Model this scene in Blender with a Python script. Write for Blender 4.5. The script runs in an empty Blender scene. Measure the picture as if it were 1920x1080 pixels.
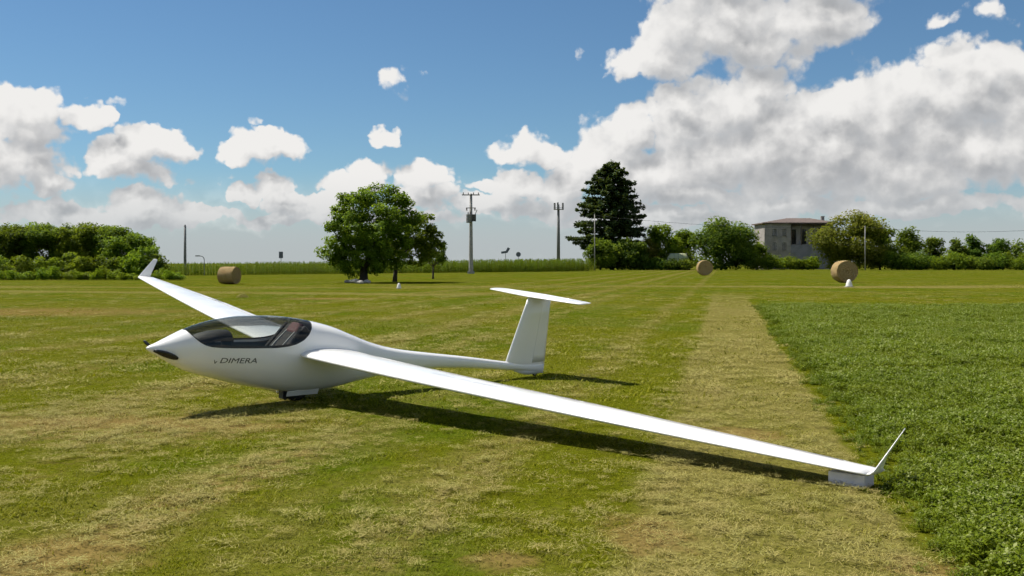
import bpy, bmesh, math, random
import numpy as np
from mathutils import Vector, Matrix

R = math.radians
scene = bpy.context.scene
COL = scene.collection

# ------------------------------------------------------------------ camera
F_PX, V0, CAM_H = 1859.0, 493.5, 1.585          # focal length and horizon row (1920x1080), eye height
cd = bpy.data.cameras.new('camera')
cam = bpy.data.objects.new('camera', cd)
COL.objects.link(cam)
scene.camera = cam
cam.location = (0, 0, CAM_H)
cam.rotation_euler = (R(90), 0, 0)
cd.sensor_width = 36.0
cd.lens = F_PX / 1920.0 * 36.0
cd.shift_y = -(540.0 - V0) / 1920.0
cd.clip_start = 0.05
cd.clip_end = 8000

# ------------------------------------------------------------------ sun, exposure
SUN_AZ, SUN_EL = R(-65), R(57)                    # from +Y, clockwise positive
SUN = Vector((math.sin(SUN_AZ) * math.cos(SUN_EL), math.cos(SUN_AZ) * math.cos(SUN_EL), math.sin(SUN_EL)))
sl = bpy.data.lights.new('sun', 'SUN')
sl.energy = 5.0
sl.angle = R(0.5)
sl.color = (1.0, 0.945, 0.85)
so = bpy.data.objects.new('sun', sl)
COL.objects.link(so)
so.location = (-60, 30, 100)
so.rotation_euler = (-SUN).to_track_quat('-Z', 'Y').to_euler()
scene.view_settings.view_transform = 'Standard'
scene.view_settings.look = 'None'
scene.view_settings.gamma = 1
scene.view_settings.exposure = 0.38
scene.view_settings.use_curve_mapping = False
scene.cycles.transparent_max_bounces = 24
scene.cycles.max_bounces = 6
scene.cycles.diffuse_bounces = 2
scene.cycles.glossy_bounces = 3
scene.cycles.use_adaptive_sampling = True
scene.cycles.adaptive_threshold = 0.03
scene.cycles.adaptive_min_samples = 8


# ------------------------------------------------------------------ node helper
class NT:
    def __init__(self, tree):
        self.t = tree

    def put(self, sock, v):
        if v is None:
            return
        if isinstance(v, bpy.types.NodeSocket):
            self.t.links.new(v, sock)
        else:
            try:
                sock.default_value = v
            except Exception:
                sock.default_value = tuple(v) + (1.0,) if len(v) == 3 else v

    def n(self, typ, ins=None, **props):
        nd = self.t.nodes.new(typ)
        for k, v in props.items():
            setattr(nd, k, v)
        for k, v in (ins or {}).items():
            self.put(nd.inputs[k], v)
        return nd

    def m(self, op, a, b=None, c=None, clamp=False):
        nd = self.n('ShaderNodeMath', operation=op, use_clamp=clamp)
        for i, v in enumerate((a, b, c)):
            if v is not None:
                self.put(nd.inputs[i], v)
        return nd.outputs[0]

    def v(self, op, a, b=None, c=None, out=0):
        nd = self.n('ShaderNodeVectorMath', operation=op)
        for i, x in enumerate((a, b, c)):
            if x is not None:
                self.put(nd.inputs['Scale'] if (op == 'SCALE' and i == 1) else nd.inputs[i], x)
        return nd.outputs[out]

    def noise(self, vec, scale, detail=4, rough=0.55, out=0, dim='3D'):
        return self.n('ShaderNodeTexNoise', {'Vector': vec, 'Scale': scale, 'Detail': detail, 'Roughness': rough},
                      noise_dimensions=dim).outputs[out]

    def ss(self, x, lo, hi, a=0.0, b=1.0):
        return self.n('ShaderNodeMapRange', {0: x, 1: lo, 2: hi, 3: a, 4: b}, interpolation_type='SMOOTHSTEP').outputs[0]

    def mix(self, f, a, b, blend='MIX'):
        nd = self.n('ShaderNodeMix', data_type='RGBA', blend_type=blend)
        self.put(nd.inputs[0], f)
        self.put(nd.inputs[6], a)
        self.put(nd.inputs[7], b)
        return nd.outputs[2]

    def comb(self, x, y, z):
        return self.n('ShaderNodeCombineXYZ', {0: x, 1: y, 2: z}).outputs[0]


def rgb(r, g, b):
    return (r, g, b, 1.0)


SKY_STRENGTH = 0.0665


# ------------------------------------------------------------------ world: Nishita sky + cumulus
def pix_dir(x, y):
    az = math.atan((x - 960) / F_PX)
    el = math.atan((V0 - y) / F_PX * math.cos(az))
    return az, el


def make_world():
    w = bpy.data.worlds.new('World')
    scene.world = w
    w.use_nodes = True
    w.cycles.sampling_method = 'MANUAL'
    w.cycles.sample_map_resolution = 128
    t = w.node_tree
    t.nodes.clear()
    N = NT(t)
    # cumulus: (x, y, rx, ry) in photograph pixels, turned into directions
    C = [
        # left edge tower
        (45, 215, 62, 48), (60, 250, 50, 40), (20, 300, 70, 50), (75, 320, 52, 36), (95, 352, 42, 18), (-60, 260, 90, 90),
        # ragged small one
        (150, 212, 42, 24), (190, 205, 28, 16), (225, 186, 34, 13, .74), (128, 238, 31, 20, .74),
        # second cumulus
        (205, 285, 42, 32), (262, 276, 62, 38), (320, 272, 46, 26), (245, 315, 66, 28), (296, 250, 30, 18),
        # third cumulus
        (430, 292, 46, 20), (495, 278, 56, 36), (545, 272, 36, 22), (505, 252, 34, 18), (482, 226, 21, 21, .74),
        (395, 337, 46, 15, .74), (515, 348, 42, 20), (720, 259, 28, 17), (735, 160, 34, 34, .74), (765, 138, 43, 20, .74),
        # low ragged ones towards the horizon
        (250, 372, 56, 20), (455, 362, 40, 15), (505, 335, 34, 16), (560, 392, 60, 16), (90, 388, 60, 20), (380, 402, 80, 15),
        (120, 405, 120, 24), (265, 385, 76, 28), (290, 410, 100, 24), (540, 375, 50, 24), (520, 410, 80, 14),
        (690, 322, 50, 28), (660, 352, 70, 26), (620, 380, 50, 20), (795, 335, 50, 34), (800, 375, 60, 26),
        # great bank on the right
        (1530, 285, 380, 118), (1240, 330, 190, 62),
        (900, 385, 80, 24), (905, 345, 50, 14), (970, 352, 60, 30), (1005, 285, 78, 32), 
        (1060, 345, 80, 46), (1010, 390, 120, 26), (1135, 300, 80, 60), (1190, 250, 66, 46), 
        (1270, 240, 80, 80), (1265, 190, 50, 34), (1370, 200, 110, 66), (1330, 300, 150, 80), (1430, 170, 66, 46),
        (1480, 240, 130, 90), (1560, 190, 110, 44), (1500, 330, 160, 56), (1660, 230, 150, 90), (1700, 165, 90, 40),
        (1790, 180, 110, 70), (1830, 130, 100, 44), (1890, 110, 70, 40), (1820, 280, 140, 90), (1700, 330, 170, 60),
        (1930, 220, 110, 130), (1300, 372, 160, 30), (1470, 385, 190, 24), (2050, 250, 140, 120),
        (2060, 140, 90, 60),
        # high cloud crossing the top right
        (1195, 125, 60, 30), (1260, 110, 110, 46), (1310, 60, 100, 70), (1370, 20, 110, 60), (1400, 80, 120, 66),
        (1500, 50, 120, 50), (1550, 20, 90, 40), (1360, -50, 130, 50), (1530, -40, 120, 50),
        (1850, 14, 66, 37, .74), (1760, 44, 52, 20, .74), (1084, 100, 17, 37, .74),
        # low horizon banks
        (1250, 410, 300, 18), (1700, 390, 240, 20), (700, 410, 200, 18),
    ]
    ell = []
    for x, y, rx, ry, *thin in C:
        az, el = pix_dir(x, y)
        ell.append((az, el, rx / F_PX * 1.06, ry / F_PX * 1.1, thin[0] if thin else 0.0))
    def density_group(ell):
        g = bpy.data.node_groups.new('cloud_density', 'ShaderNodeTree')
        g.interface.new_socket('P', in_out='INPUT', socket_type='NodeSocketVector')
        g.interface.new_socket('D', in_out='OUTPUT', socket_type='NodeSocketFloat')
        G = NT(g)
        gi = g.nodes.new('NodeGroupInput')
        go = g.nodes.new('NodeGroupOutput')
        P = gi.outputs[0]
        # billowing displacement of the outlines
        w1 = G.v('SUBTRACT', G.noise(P, 16.0, 4, 0.62, out=1, dim='2D'), (0.5, 0.5, 0.5))
        P2 = G.v('MULTIPLY_ADD', w1, (0.055, 0.040, 0.0), P)
        # three ellipses at a time, one in each vector component
        sp = G.n('ShaderNodeSeparateXYZ', {0: P2})
        px = G.comb(sp.outputs[0], sp.outputs[0], sp.outputs[0])
        py = G.comb(sp.outputs[1], sp.outputs[1], sp.outputs[1])
        d = None
        for i in range(0, len(ell), 3):
            e = (ell[i:i + 3] * 3)[:3]
            x = G.v('MULTIPLY_ADD', px, [1 / k[2] for k in e], [-k[0] / k[2] for k in e])
            y = G.v('MULTIPLY_ADD', py, [1 / k[3] for k in e], [-k[1] / k[3] for k in e])
            q = G.v('MULTIPLY_ADD', x, x, [k[4] for k in e] if any(k[4] for k in e) else (0, 0, 0))
            q = G.v('MULTIPLY_ADD', y, y, q)
            d = q if d is None else G.v('MINIMUM', d, q)
        sd = G.n('ShaderNodeSeparateXYZ', {0: d})
        base = G.m('SUBTRACT', 1.0, G.m('SQRT', G.m('MINIMUM', G.m('MINIMUM', sd.outputs[0], sd.outputs[1]), sd.outputs[2])))
        # beyond the photograph's frame the same broken cumulus goes on all round
        sp = G.n('ShaderNodeSeparateXYZ', {0: P})
        ce = G.m('COSINE', sp.outputs[1])
        dv = G.comb(G.m('MULTIPLY', G.m('SINE', sp.outputs[0]), ce), G.m('MULTIPLY', G.m('COSINE', sp.outputs[0]), ce), G.m('MULTIPLY', G.m('SINE', sp.outputs[1]), 1.8))
        wide = G.m('MULTIPLY_ADD', G.noise(dv, 4.2, 1, 0.5), 5.0, -2.55)
        away = G.m('MAXIMUM', G.ss(G.m('ABSOLUTE', sp.outputs[0]), .62, .85), G.ss(sp.outputs[1], .30, .40))
        base = G.m('MAXIMUM', base, G.m('MULTIPLY_ADD', G.m('SUBTRACT', away, 1.0), 3.0, wide))
        n2 = G.noise(P, 30.0, 6, 0.58, dim='2D')
        Pw = G.v('MULTIPLY_ADD', w1, (0.022, 0.022, 0), P)
        v1 = G.n('ShaderNodeTexVoronoi', {'Vector': Pw, 'Scale': 30.0}, feature='F1', voronoi_dimensions='2D').outputs[0]
        v2 = G.n('ShaderNodeTexVoronoi', {'Vector': Pw, 'Scale': 78.0}, feature='F1', voronoi_dimensions='2D').outputs[0]
        D = G.m('MULTIPLY_ADD', G.m('SUBTRACT', n2, 0.5), 0.75, base)
        D = G.m('MULTIPLY_ADD', G.m('SUBTRACT', 0.42, v1), 0.42, D)
        D = G.m('MULTIPLY_ADD', G.m('SUBTRACT', 0.42, v2), 0.22, D)
        g.links.new(D, go.inputs[0])
        return g

    tc = N.n('ShaderNodeTexCoord')
    dirv = N.v('NORMALIZE', tc.outputs['Generated'])
    sep = N.n('ShaderNodeSeparateXYZ', {0: dirv})
    az = N.m('ARCTAN2', sep.outputs[0], sep.outputs[1])
    el = N.m('ARCSINE', sep.outputs[2])
    P = N.comb(az, el, 0.0)
    sky = N.n('ShaderNodeTexSky', sky_type='NISHITA', sun_disc=False, sun_elevation=SUN_EL, sun_rotation=SUN_AZ,
              altitude=50.0, air_density=1.0, dust_density=0.1, ozone_density=2.2)
    bs = N.n('ShaderNodeBackground', {'Color': N.mix(1.0, sky.outputs[0], rgb(.66, .87, 1.0), 'MULTIPLY'), 'Strength': SKY_STRENGTH})

    def clouds(ell):
        """sky with the given cumulus in front of it"""
        g = density_group(ell)

        def dens(p):
            nd = t.nodes.new('ShaderNodeGroup')
            nd.node_tree = g
            N.put(nd.inputs[0], p)
            return nd.outputs[0]
        D0 = dens(P)
        D1 = dens(N.v('ADD', P, (-0.012, 0.0250, 0.0)))
        # thin far veil along the horizon
        veil = N.ss(el, 0.010, 0.095, 0.88, 0.0)
        lit = N.m('SUBTRACT', D0, D1)
        # crisp sunlit tops, soft ragged undersides
        mask = N.n('ShaderNodeMapRange', {0: D0, 1: -0.04, 2: N.ss(lit, -0.30, 0.30, 0.36, 0.22), 3: 0.0, 4: 1.0}, interpolation_type='SMOOTHSTEP').outputs[0]
        mask = N.m('MULTIPLY', mask, N.ss(el, 0.85, 1.2, 1.0, 0.0))
        shade = N.ss(lit, -0.62, 0.85)
        edge = N.ss(D0, 0.15, 0.75, 1.0, 0.0)
        shade = N.m('MULTIPLY_ADD', edge, 0.14, shade, clamp=True)
        thick = N.ss(D0, 0.0, 0.9)
        dark = N.mix(thick, rgb(.35, .365, .385), rgb(.275, .282, .294))
        ccol = N.mix(shade, dark, rgb(.67, .66, .645))
        # far cloud pales into the air above the horizon
        ccol = N.mix(N.ss(el, 0.0, 0.095, 0.80, 0.0), ccol, rgb(.34, .37, .39))
        mask = N.m('MAXIMUM', mask, veil)
        bc = N.n('ShaderNodeBackground', {'Color': ccol, 'Strength': 1.0})
        return N.n('ShaderNodeMixShader', {0: mask, 1: bs.outputs[0], 2: bc.outputs[0]}).outputs[0]

    ml = clouds(ell)
    # straight overhead the sky is clear
    low = N.m('LESS_THAN', el, 1.2)
    ms2 = N.n('ShaderNodeMixShader', {0: low, 1: bs.outputs[0], 2: ml})
    o = N.n('ShaderNodeOutputWorld')
    t.links.new(ms2.outputs[0], o.inputs[0])


make_world()


# ------------------------------------------------------------------ object helpers
def tag(o, label=None, cat=None, group=None, kind=None):
    if label:
        o['label'] = label
    if cat:
        o['category'] = cat
    if group:
        o['group'] = group
    if kind:
        o['kind'] = kind
    return o


def empty(name, loc=(0, 0, 0), rz=0.0):
    o = bpy.data.objects.new(name, None)
    o.empty_display_size = 0.3
    COL.objects.link(o)
    o.location = loc
    o.rotation_euler = (0, 0, rz)
    return o


def link(name, me, mat=None, parent=None, smooth=None):
    o = bpy.data.objects.new(name, me)
    COL.objects.link(o)
    if mat is not None and len(me.materials) == 0:
        me.materials.append(mat)
    if smooth is not None:
        me.polygons.foreach_set('use_smooth', [smooth] * len(me.polygons))
    if parent is not None:
        o.parent = parent
    return o


def mesh(name, verts, faces, mat=None, parent=None, smooth=False):
    me = bpy.data.meshes.new(name)
    me.from_pydata([tuple(map(float, v)) for v in verts], [], [tuple(map(int, f)) for f in faces])
    me.update()
    return link(name, me, mat, parent, smooth)


class MB:
    """collects simple solids into one mesh"""
    def __init__(self):
        self.v, self.f = [], []

    def box(self, c, s, rz=0.0, M=None):
        b = len(self.v)
        for dx in (-.5, .5):
            for dy in (-.5, .5):
                for dz in (-.5, .5):
                    p = Vector((dx * s[0], dy * s[1], dz * s[2]))
                    if rz:
                        p = Matrix.Rotation(rz, 3, 'Z') @ p
                    if M is not None:
                        p = M @ p
                    self.v.append(tuple(p + Vector(c)))
        for q in ((0, 1, 3, 2), (4, 6, 7, 5), (0, 4, 5, 1), (2, 3, 7, 6), (0, 2, 6, 4), (1, 5, 7, 3)):
            self.f.append(tuple(b + i for i in q))
        return self

    def tube(self, pts, rad, n=8, cap=True):
        b = len(self.v)
        pts = [Vector(p) for p in pts]
        if not hasattr(rad, '__len__'):
            rad = [rad] * len(pts)
        for i, p in enumerate(pts):
            d = (pts[min(i + 1, len(pts) - 1)] - pts[max(i - 1, 0)]).normalized()
            a = d.orthogonal().normalized() if abs(d.z) > .9 else d.cross(Vector((0, 0, 1))).normalized()
            c = d.cross(a)
            for k in range(n):
                th = 2 * math.pi * k / n
                self.v.append(tuple(p + (a * math.cos(th) + c * math.sin(th)) * rad[i]))
        for i in range(len(pts) - 1):
            for k in range(n):
                k2 = (k + 1) % n
                self.f.append((b + i * n + k, b + i * n + k2, b + (i + 1) * n + k2, b + (i + 1) * n + k))
        if cap:
            self.f.append(tuple(b + k for k in reversed(range(n))))
            self.f.append(tuple(b + (len(pts) - 1) * n + k for k in range(n)))
        return self

    def lathe(self, c, prof, n=20):
        """prof: (radius, z)"""
        b = len(self.v)
        for r, z in prof:
            for k in range(n):
                th = 2 * math.pi * k / n
                self.v.append((c[0] + r * math.cos(th), c[1] + r * math.sin(th), c[2] + z))
        for i in range(len(prof) - 1):
            for k in range(n):
                k2 = (k + 1) % n
                self.f.append((b + i * n + k, b + i * n + k2, b + (i + 1) * n + k2, b + (i + 1) * n + k))
        self.f.append(tuple(b + k for k in reversed(range(n))))
        self.f.append(tuple(b + (len(prof) - 1) * n + k for k in range(n)))
        return self

    def build(self, name, mat, parent=None, smooth=False):
        return mesh(name, self.v, self.f, mat, parent, smooth)


def np_quads(name, V, var=None, mat=None, parent=None, link_it=True):
    """V: (n,4,3) array of quads"""
    n = len(V)
    me = bpy.data.meshes.new(name)
    me.vertices.add(n * 4)
    me.vertices.foreach_set('co', V.reshape(-1).astype(np.float32))
    me.loops.add(n * 4)
    me.loops.foreach_set('vertex_index', np.arange(n * 4, dtype=np.int32))
    me.polygons.add(n)
    me.polygons.foreach_set('loop_start', np.arange(0, n * 4, 4, dtype=np.int32))
    me.update(calc_edges=True)
    if var is not None:
        a = me.attributes.new('var', 'FLOAT', 'POINT')
        a.data.foreach_set('value', np.repeat(var, 4).astype(np.float32))
    if mat:
        me.materials.append(mat)
    if not link_it:
        return me
    return link(name, me, None, parent)


def at(x, Y):
    return ((x - 960) / F_PX * Y, Y)


def zat(y, Y):
    return CAM_H + (V0 - y) / F_PX * Y


# ------------------------------------------------------------------ materials
def material(name):
    m = bpy.data.materials.new(name)
    m.use_nodes = True
    m.node_tree.nodes.clear()
    N = NT(m.node_tree)
    out = N.n('ShaderNodeOutputMaterial')
    return m, N, out


def principled(name, col, rough=0.5, var=0.12, scale=8.0, metallic=0.0, bump=0.0, bscale=40.0, coat=0.0, spec=0.5):
    m, N, out = material(name)
    tc = N.n('ShaderNodeTexCoord').outputs['Object']
    n1 = N.noise(tc, scale, 5, 0.6)
    c = N.mix(N.ss(n1, 0.3, 0.7), rgb(*[x * (1 - var) for x in col]), rgb(*[min(1, x * (1 + var)) for x in col]))
    b = N.n('ShaderNodeBsdfPrincipled', {'Base Color': c, 'Metallic': metallic, 'Coat Weight': coat, 'Coat Roughness': .05,
                                         'Specular IOR Level': spec})
    N.put(b.inputs['Roughness'], N.ss(n1, 0.2, 0.8, max(0.0, rough - .06), min(1, rough + .06)))
    if bump:
        bp = N.n('ShaderNodeBump', {'Height': N.noise(tc, bscale, 6, 0.6), 'Strength': bump, 'Distance': 0.02})
        N.put(b.inputs['Normal'], bp.outputs[0])
    m.node_tree.links.new(b.outputs[0], out.inputs[0])
    return m


def gpt(x, y):
    """ground point seen at photograph pixel (x, y)"""
    Y = F_PX * CAM_H / (y - V0)
    return ((x - 960) / F_PX * Y, Y)


# bare, brownish patches of the sward: (ground x, ground y, half width, half depth)
BARE = [gpt(px, py) + (rx, ry) for px, py, rx, ry in (
    (110, 1045, .55, .55), (190, 792, 1.3, .42), (420, 800, .9, .24), (1205, 1000, .30, .55), (940, 1052, .22, .22),
    (1740, 1070, .22, .3), (610, 560, 2.6, 1.6), (1380, 815, .5, .5))]


# field: how dry / straw coloured the sward is at a world position (shared by ground and blades)
def field_group():
    g = bpy.data.node_groups.new('field_tint', 'ShaderNodeTree')
    g.interface.new_socket('P', in_out='INPUT', socket_type='NodeSocketVector')
    for nm in ('Dry', 'Soil', 'Lush'):
        g.interface.new_socket(nm, in_out='OUTPUT', socket_type='NodeSocketFloat')
    G = NT(g)
    gi = g.nodes.new('NodeGroupInput')
    go = g.nodes.new('NodeGroupOutput')
    P = G.v('MULTIPLY', gi.outputs[0], (1, 1, 0))
    s = G.n('ShaderNodeSeparateXYZ', {0: P})
    X, Y = s.outputs[0], s.outputs[1]
    wob = G.m('MULTIPLY', G.m('SUBTRACT', G.noise(P, 0.8, 2, 0.6, dim='2D'), 0.5), 0.30)
    u = G.m('ADD', G.m('MULTIPLY_ADD', Y, -0.2145, X), wob)
    # stretched coordinate along the mowing direction
    q = G.comb(u, G.m('MULTIPLY', Y, 0.28), 0.0)
    n_big = G.noise(P, 0.16, 2, 0.55, dim='2D')
    n_mid = G.noise(q, 1.3, 3, 0.62, dim='2D')
    n_fine = G.noise(P, 5.5, 4, 0.68, dim='2D')
    strip = G.m('MULTIPLY', G.ss(u, -0.72, -0.42), G.ss(u, 0.98, 1.10, 1.0, 0.0))
    strip = G.m('MULTIPLY', strip, G.ss(Y, 30.0, 62.0, 1.0, 0.0))

    def row(c, wd):
        return G.ss(G.m('ABSOLUTE', G.m('SUBTRACT', u, c)), 0.0, wd, 1.0, 0.0)
    rows = G.m('MULTIPLY', row(-3.62, 0.55), G.ss(Y, 7.0, 10.5, 1.0, 0.15))
    for c, wd, k in ((-6.9, .9, .7), (-1.9, .5, .45), (-5.2, .5, .4), (-9.6, .8, .55), (-12.6, .8, .55), (-16.0, .9, .55)):
        rows = G.m('MAXIMUM', rows, G.m('MULTIPLY', row(c, wd), k))
    # hay left in front of the glider, and bands across the far field
    ex = G.v('LENGTH', G.v('MULTIPLY_ADD', P, (1 / 2.6, 1 / 1.3, 0), (3.9 / 2.6, -9.7 / 1.3, 0)), out=1)
    patch = G.ss(ex, 0.2, 1.25, 1.0, 0.0)
    ex2 = G.v('LENGTH', G.v('MULTIPLY_ADD', P, (1 / 7.5, 1 / 4.0, 0), (16.5 / 7.5, -32.0 / 4.0, 0)), out=1)
    brown = G.ss(ex2, 0.3, 1.15, 1.0, 0.0)
    yy = G.m('ADD', Y, G.m('MULTIPLY', G.m('SUBTRACT', G.noise(P, 0.05, 3, dim='2D'), 0.5), 14.0))
    band = G.m('MULTIPLY', G.ss(G.m('ABSOLUTE', G.m('SUBTRACT', yy, 66.0)), 0.5, 4.5, 1.0, 0.0), G.ss(X, 4.0, 24.0, 0.5, 0.95))
    band2 = G.m('MULTIPLY', G.ss(G.m('ABSOLUTE', G.m('SUBTRACT', yy, 53.0)), 0.4, 4.0, 1.0, 0.0), G.ss(X, -4.0, 4.0, 0.8, 0.15))
    lush0 = G.ss(G.noise(P, 0.22, 3, 0.5, dim='2D'), 0.46, 0.62)
    dry = G.m('MULTIPLY_ADD', strip, 0.90, G.m('MULTIPLY', rows, 0.55))
    dry = G.m('MULTIPLY_ADD', patch, 0.55, dry)
    dry = G.m('MAXIMUM', dry, G.m('MAXIMUM', band, band2))
    dry = G.m('MULTIPLY_ADD', G.m('SUBTRACT', n_mid, 0.5), 1.15, dry)
    dry = G.m('MULTIPLY_ADD', G.m('SUBTRACT', n_fine, 0.5), 0.95, dry)
    dry = G.m('MULTIPLY_ADD', G.m('SUBTRACT', n_big, 0.5), 0.7, dry)
    dry = G.m('ADD', dry, 0.10, clamp=True)
    soil = G.m('MULTIPLY', G.m('MAXIMUM', brown, G.m('MULTIPLY', G.m('MAXIMUM', rows, patch), 0.55)), G.ss(n_fine, 0.42, 0.62), clamp=True)
    soil = G.m('MAXIMUM', soil, G.m('MULTIPLY', brown, 0.5))
    nb = G.m('MULTIPLY', G.m('SUBTRACT', n_fine, 0.5), 1.6)
    for bx, by, rx, ry in BARE:
        e = G.v('LENGTH', G.v('MULTIPLY_ADD', P, (1 / rx, 1 / ry, 0), (-bx / rx, -by / ry, 0)), out=1)
        soil = G.m('MAXIMUM', soil, G.ss(G.m('ADD', e, nb), 0.35, 1.15, 0.6, 0.0))
    g.links.new(dry, go.inputs[0])
    g.links.new(soil, go.inputs[1])
    g.links.new(lush0, go.inputs[2])
    return g


FIELD = field_group()


def field_nodes(N):
    geo = N.n('ShaderNodeNewGeometry')
    nd = N.t.nodes.new('ShaderNodeGroup')
    nd.node_tree = FIELD
    N.put(nd.inputs[0], geo.outputs['Position'])
    return nd, geo


def mat_ground():
    m, N, out = material('mown_field')
    fd, geo = field_nodes(N)
    P = geo.outputs['Position']
    fine = N.noise(P, 22.0, 5, 0.7)
    mid = N.noise(P, 2.2, 5, 0.65)
    green = N.mix(fd.outputs[2], rgb(.098, .112, .005), rgb(.075, .108, .005))
    green = N.mix(N.ss(mid, .35, .7), N.mix(0.35, green, rgb(.062, .066, .004)), green)
    straw = N.mix(fine, rgb(.150, .130, .030), rgb(.215, .190, .060))
    c = N.mix(fd.outputs[0], green, straw)
    c = N.mix(fd.outputs[1], c, rgb(.235, .150, .058))
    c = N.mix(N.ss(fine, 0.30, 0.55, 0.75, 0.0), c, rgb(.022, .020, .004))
    bp = N.n('ShaderNodeBump', {'Height': N.noise(P, 9.0, 6, 0.7), 'Strength': 0.6, 'Distance': 0.05})
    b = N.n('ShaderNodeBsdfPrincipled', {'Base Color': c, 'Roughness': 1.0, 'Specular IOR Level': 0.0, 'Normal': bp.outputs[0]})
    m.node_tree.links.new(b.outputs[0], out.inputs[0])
    return m


def leafy(name, build_col, trans=0.35, rough=0.55, spec=.10):
    """two sided leaf: diffuse + translucent + a little gloss"""
    m, N, out = material(name)
    c = build_col(N)
    d = N.n('ShaderNodeBsdfPrincipled', {'Base Color': c, 'Roughness': rough, 'Specular IOR Level': spec})
    tl = N.n('ShaderNodeBsdfTranslucent', {'Color': N.mix(0.35, c, rgb(.30, .36, .010), 'MIX')})
    mx = N.n('ShaderNodeMixShader', {0: trans, 1: d.outputs[0], 2: tl.outputs[0]})
    m.node_tree.links.new(mx.outputs[0], out.inputs[0])
    return m


def col_blade(N):
    fd, geo = field_nodes(N)
    r = N.n('ShaderNodeObjectInfo').outputs['Random']
    g = N.mix(r, rgb(.190, .200, .006), rgb(.270, .258, .012))
    g = N.mix(N.m('MULTIPLY', fd.outputs[2], .6), g, rgb(.150, .195, .006))
    s = N.mix(r, rgb(.34, .310, .075), rgb(.27, .230, .045))
    c = N.mix(fd.outputs[0], g, s)
    return N.mix(N.m('MULTIPLY', fd.outputs[1], .75), c, rgb(.30, .20, .065))


def col_hay(N):
    r = N.n('ShaderNodeObjectInfo').outputs['Random']
    geo = N.n('ShaderNodeNewGeometry')
    n = N.noise(geo.outputs['Position'], 3.0, 4, .6)
    a = N.mix(r, rgb(.37, .345, .110), rgb(.28, .255, .060))
    return N.mix(N.ss(n, .35, .65), a, rgb(.36, .30, .100))


def col_clover(N):
    r = N.n('ShaderNodeObjectInfo').outputs['Random']
    v = N.n('ShaderNodeAttribute', attribute_name='var').outputs['Fac']
    geo = N.n('ShaderNodeNewGeometry')
    n = N.noise(geo.outputs['Position'], .9, 4, .6)
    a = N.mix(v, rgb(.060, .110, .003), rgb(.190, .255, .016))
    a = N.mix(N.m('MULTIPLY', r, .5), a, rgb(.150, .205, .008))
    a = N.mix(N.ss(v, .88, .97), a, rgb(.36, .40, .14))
    return N.mix(N.ss(n, .4, .7, 0, .5), a, rgb(.20, .225, .012))


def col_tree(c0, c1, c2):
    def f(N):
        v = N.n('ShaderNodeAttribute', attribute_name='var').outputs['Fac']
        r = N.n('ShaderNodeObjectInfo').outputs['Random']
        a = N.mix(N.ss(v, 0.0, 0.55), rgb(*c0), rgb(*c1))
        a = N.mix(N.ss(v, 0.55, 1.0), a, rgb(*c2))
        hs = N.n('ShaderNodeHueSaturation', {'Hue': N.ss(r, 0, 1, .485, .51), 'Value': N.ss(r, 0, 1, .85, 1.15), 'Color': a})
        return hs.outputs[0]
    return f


M = {}
M['ground'] = mat_ground()
M['blade'] = leafy('grass_blade', col_blade, .30)
M['hay'] = leafy('dry_hay', col_hay, .15, .7)
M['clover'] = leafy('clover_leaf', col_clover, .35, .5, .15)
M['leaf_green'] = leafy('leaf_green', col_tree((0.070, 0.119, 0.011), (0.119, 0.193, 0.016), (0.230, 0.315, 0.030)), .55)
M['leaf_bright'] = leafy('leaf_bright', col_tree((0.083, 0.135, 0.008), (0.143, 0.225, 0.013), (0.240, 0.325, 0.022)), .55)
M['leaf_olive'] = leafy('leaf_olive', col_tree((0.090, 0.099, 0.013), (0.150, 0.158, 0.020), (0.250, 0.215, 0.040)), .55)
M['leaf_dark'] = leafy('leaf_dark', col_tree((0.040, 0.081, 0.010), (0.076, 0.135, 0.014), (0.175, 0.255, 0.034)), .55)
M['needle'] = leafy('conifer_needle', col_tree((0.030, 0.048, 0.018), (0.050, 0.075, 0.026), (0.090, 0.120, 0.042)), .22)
M['maize'] = leafy('maize_leaf', col_tree((0.050, 0.085, 0.006), (0.095, 0.150, 0.010), (0.180, 0.245, 0.022)), .35)
M['bark'] = principled('bark', (.075, .058, .042), .9, .35, 6, bump=.6, bscale=18)
M['bark_dark'] = principled('bark_dark', (.035, .028, .022), .9, .35, 6, bump=.6, bscale=18)
M['gelcoat'] = principled('white_gelcoat', (.87, .865, .85), .20, .015, 1.5, coat=.25)
M['black'] = principled('black_rubber', (.015, .015, .016), .55, .2)
M['carbon'] = principled('black_carbon_blade', (.012, .012, .013), .25, .2)
M['interior'] = principled('cockpit_lining', (.045, .045, .048), .75, .2)
M['panel'] = principled('panel_hood', (.030, .030, .033), .6, .2)
M['seat'] = principled('seat_fabric', (.022, .022, .026), .85, .25, 30)
M['maroon'] = principled('maroon_fabric', (.12, .050, .058), .8, .25, 20)
M['strap'] = principled('grey_strap', (.30, .31, .32), .7, .15)
M['chrome'] = principled('brushed_metal', (.6, .6, .6), .3, .1, metallic=1.0)
M['gap'] = principled('shadowed_gap', (.10, .10, .10), .8, .1)
M['decal'] = principled('black_decal', (.02, .02, .018), .45, .1)
M['foam'] = principled('grey_foam', (.78, .75, .80), .9, .08, 12, bump=.2, bscale=120)
M['concrete'] = principled('concrete_pole', (.30, .29, .27), .85, .18, 3, bump=.2)
M['steel'] = principled('galvanised_steel', (.21, .21, .205), .8, .15, 4, spec=.1)
M['darksteel'] = principled('dark_steel', (.085, .085, .085), .8, .2, 4, spec=.1)
M['porcelain'] = principled('brown_porcelain', (.10, .06, .045), .3, .2)
M['cable'] = principled('cable', (.06, .06, .065), .6, .1)
M['plaster'] = principled('grey_plaster', (.30, .275, .255), .9, .16, .6, bump=.15, bscale=6)
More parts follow.
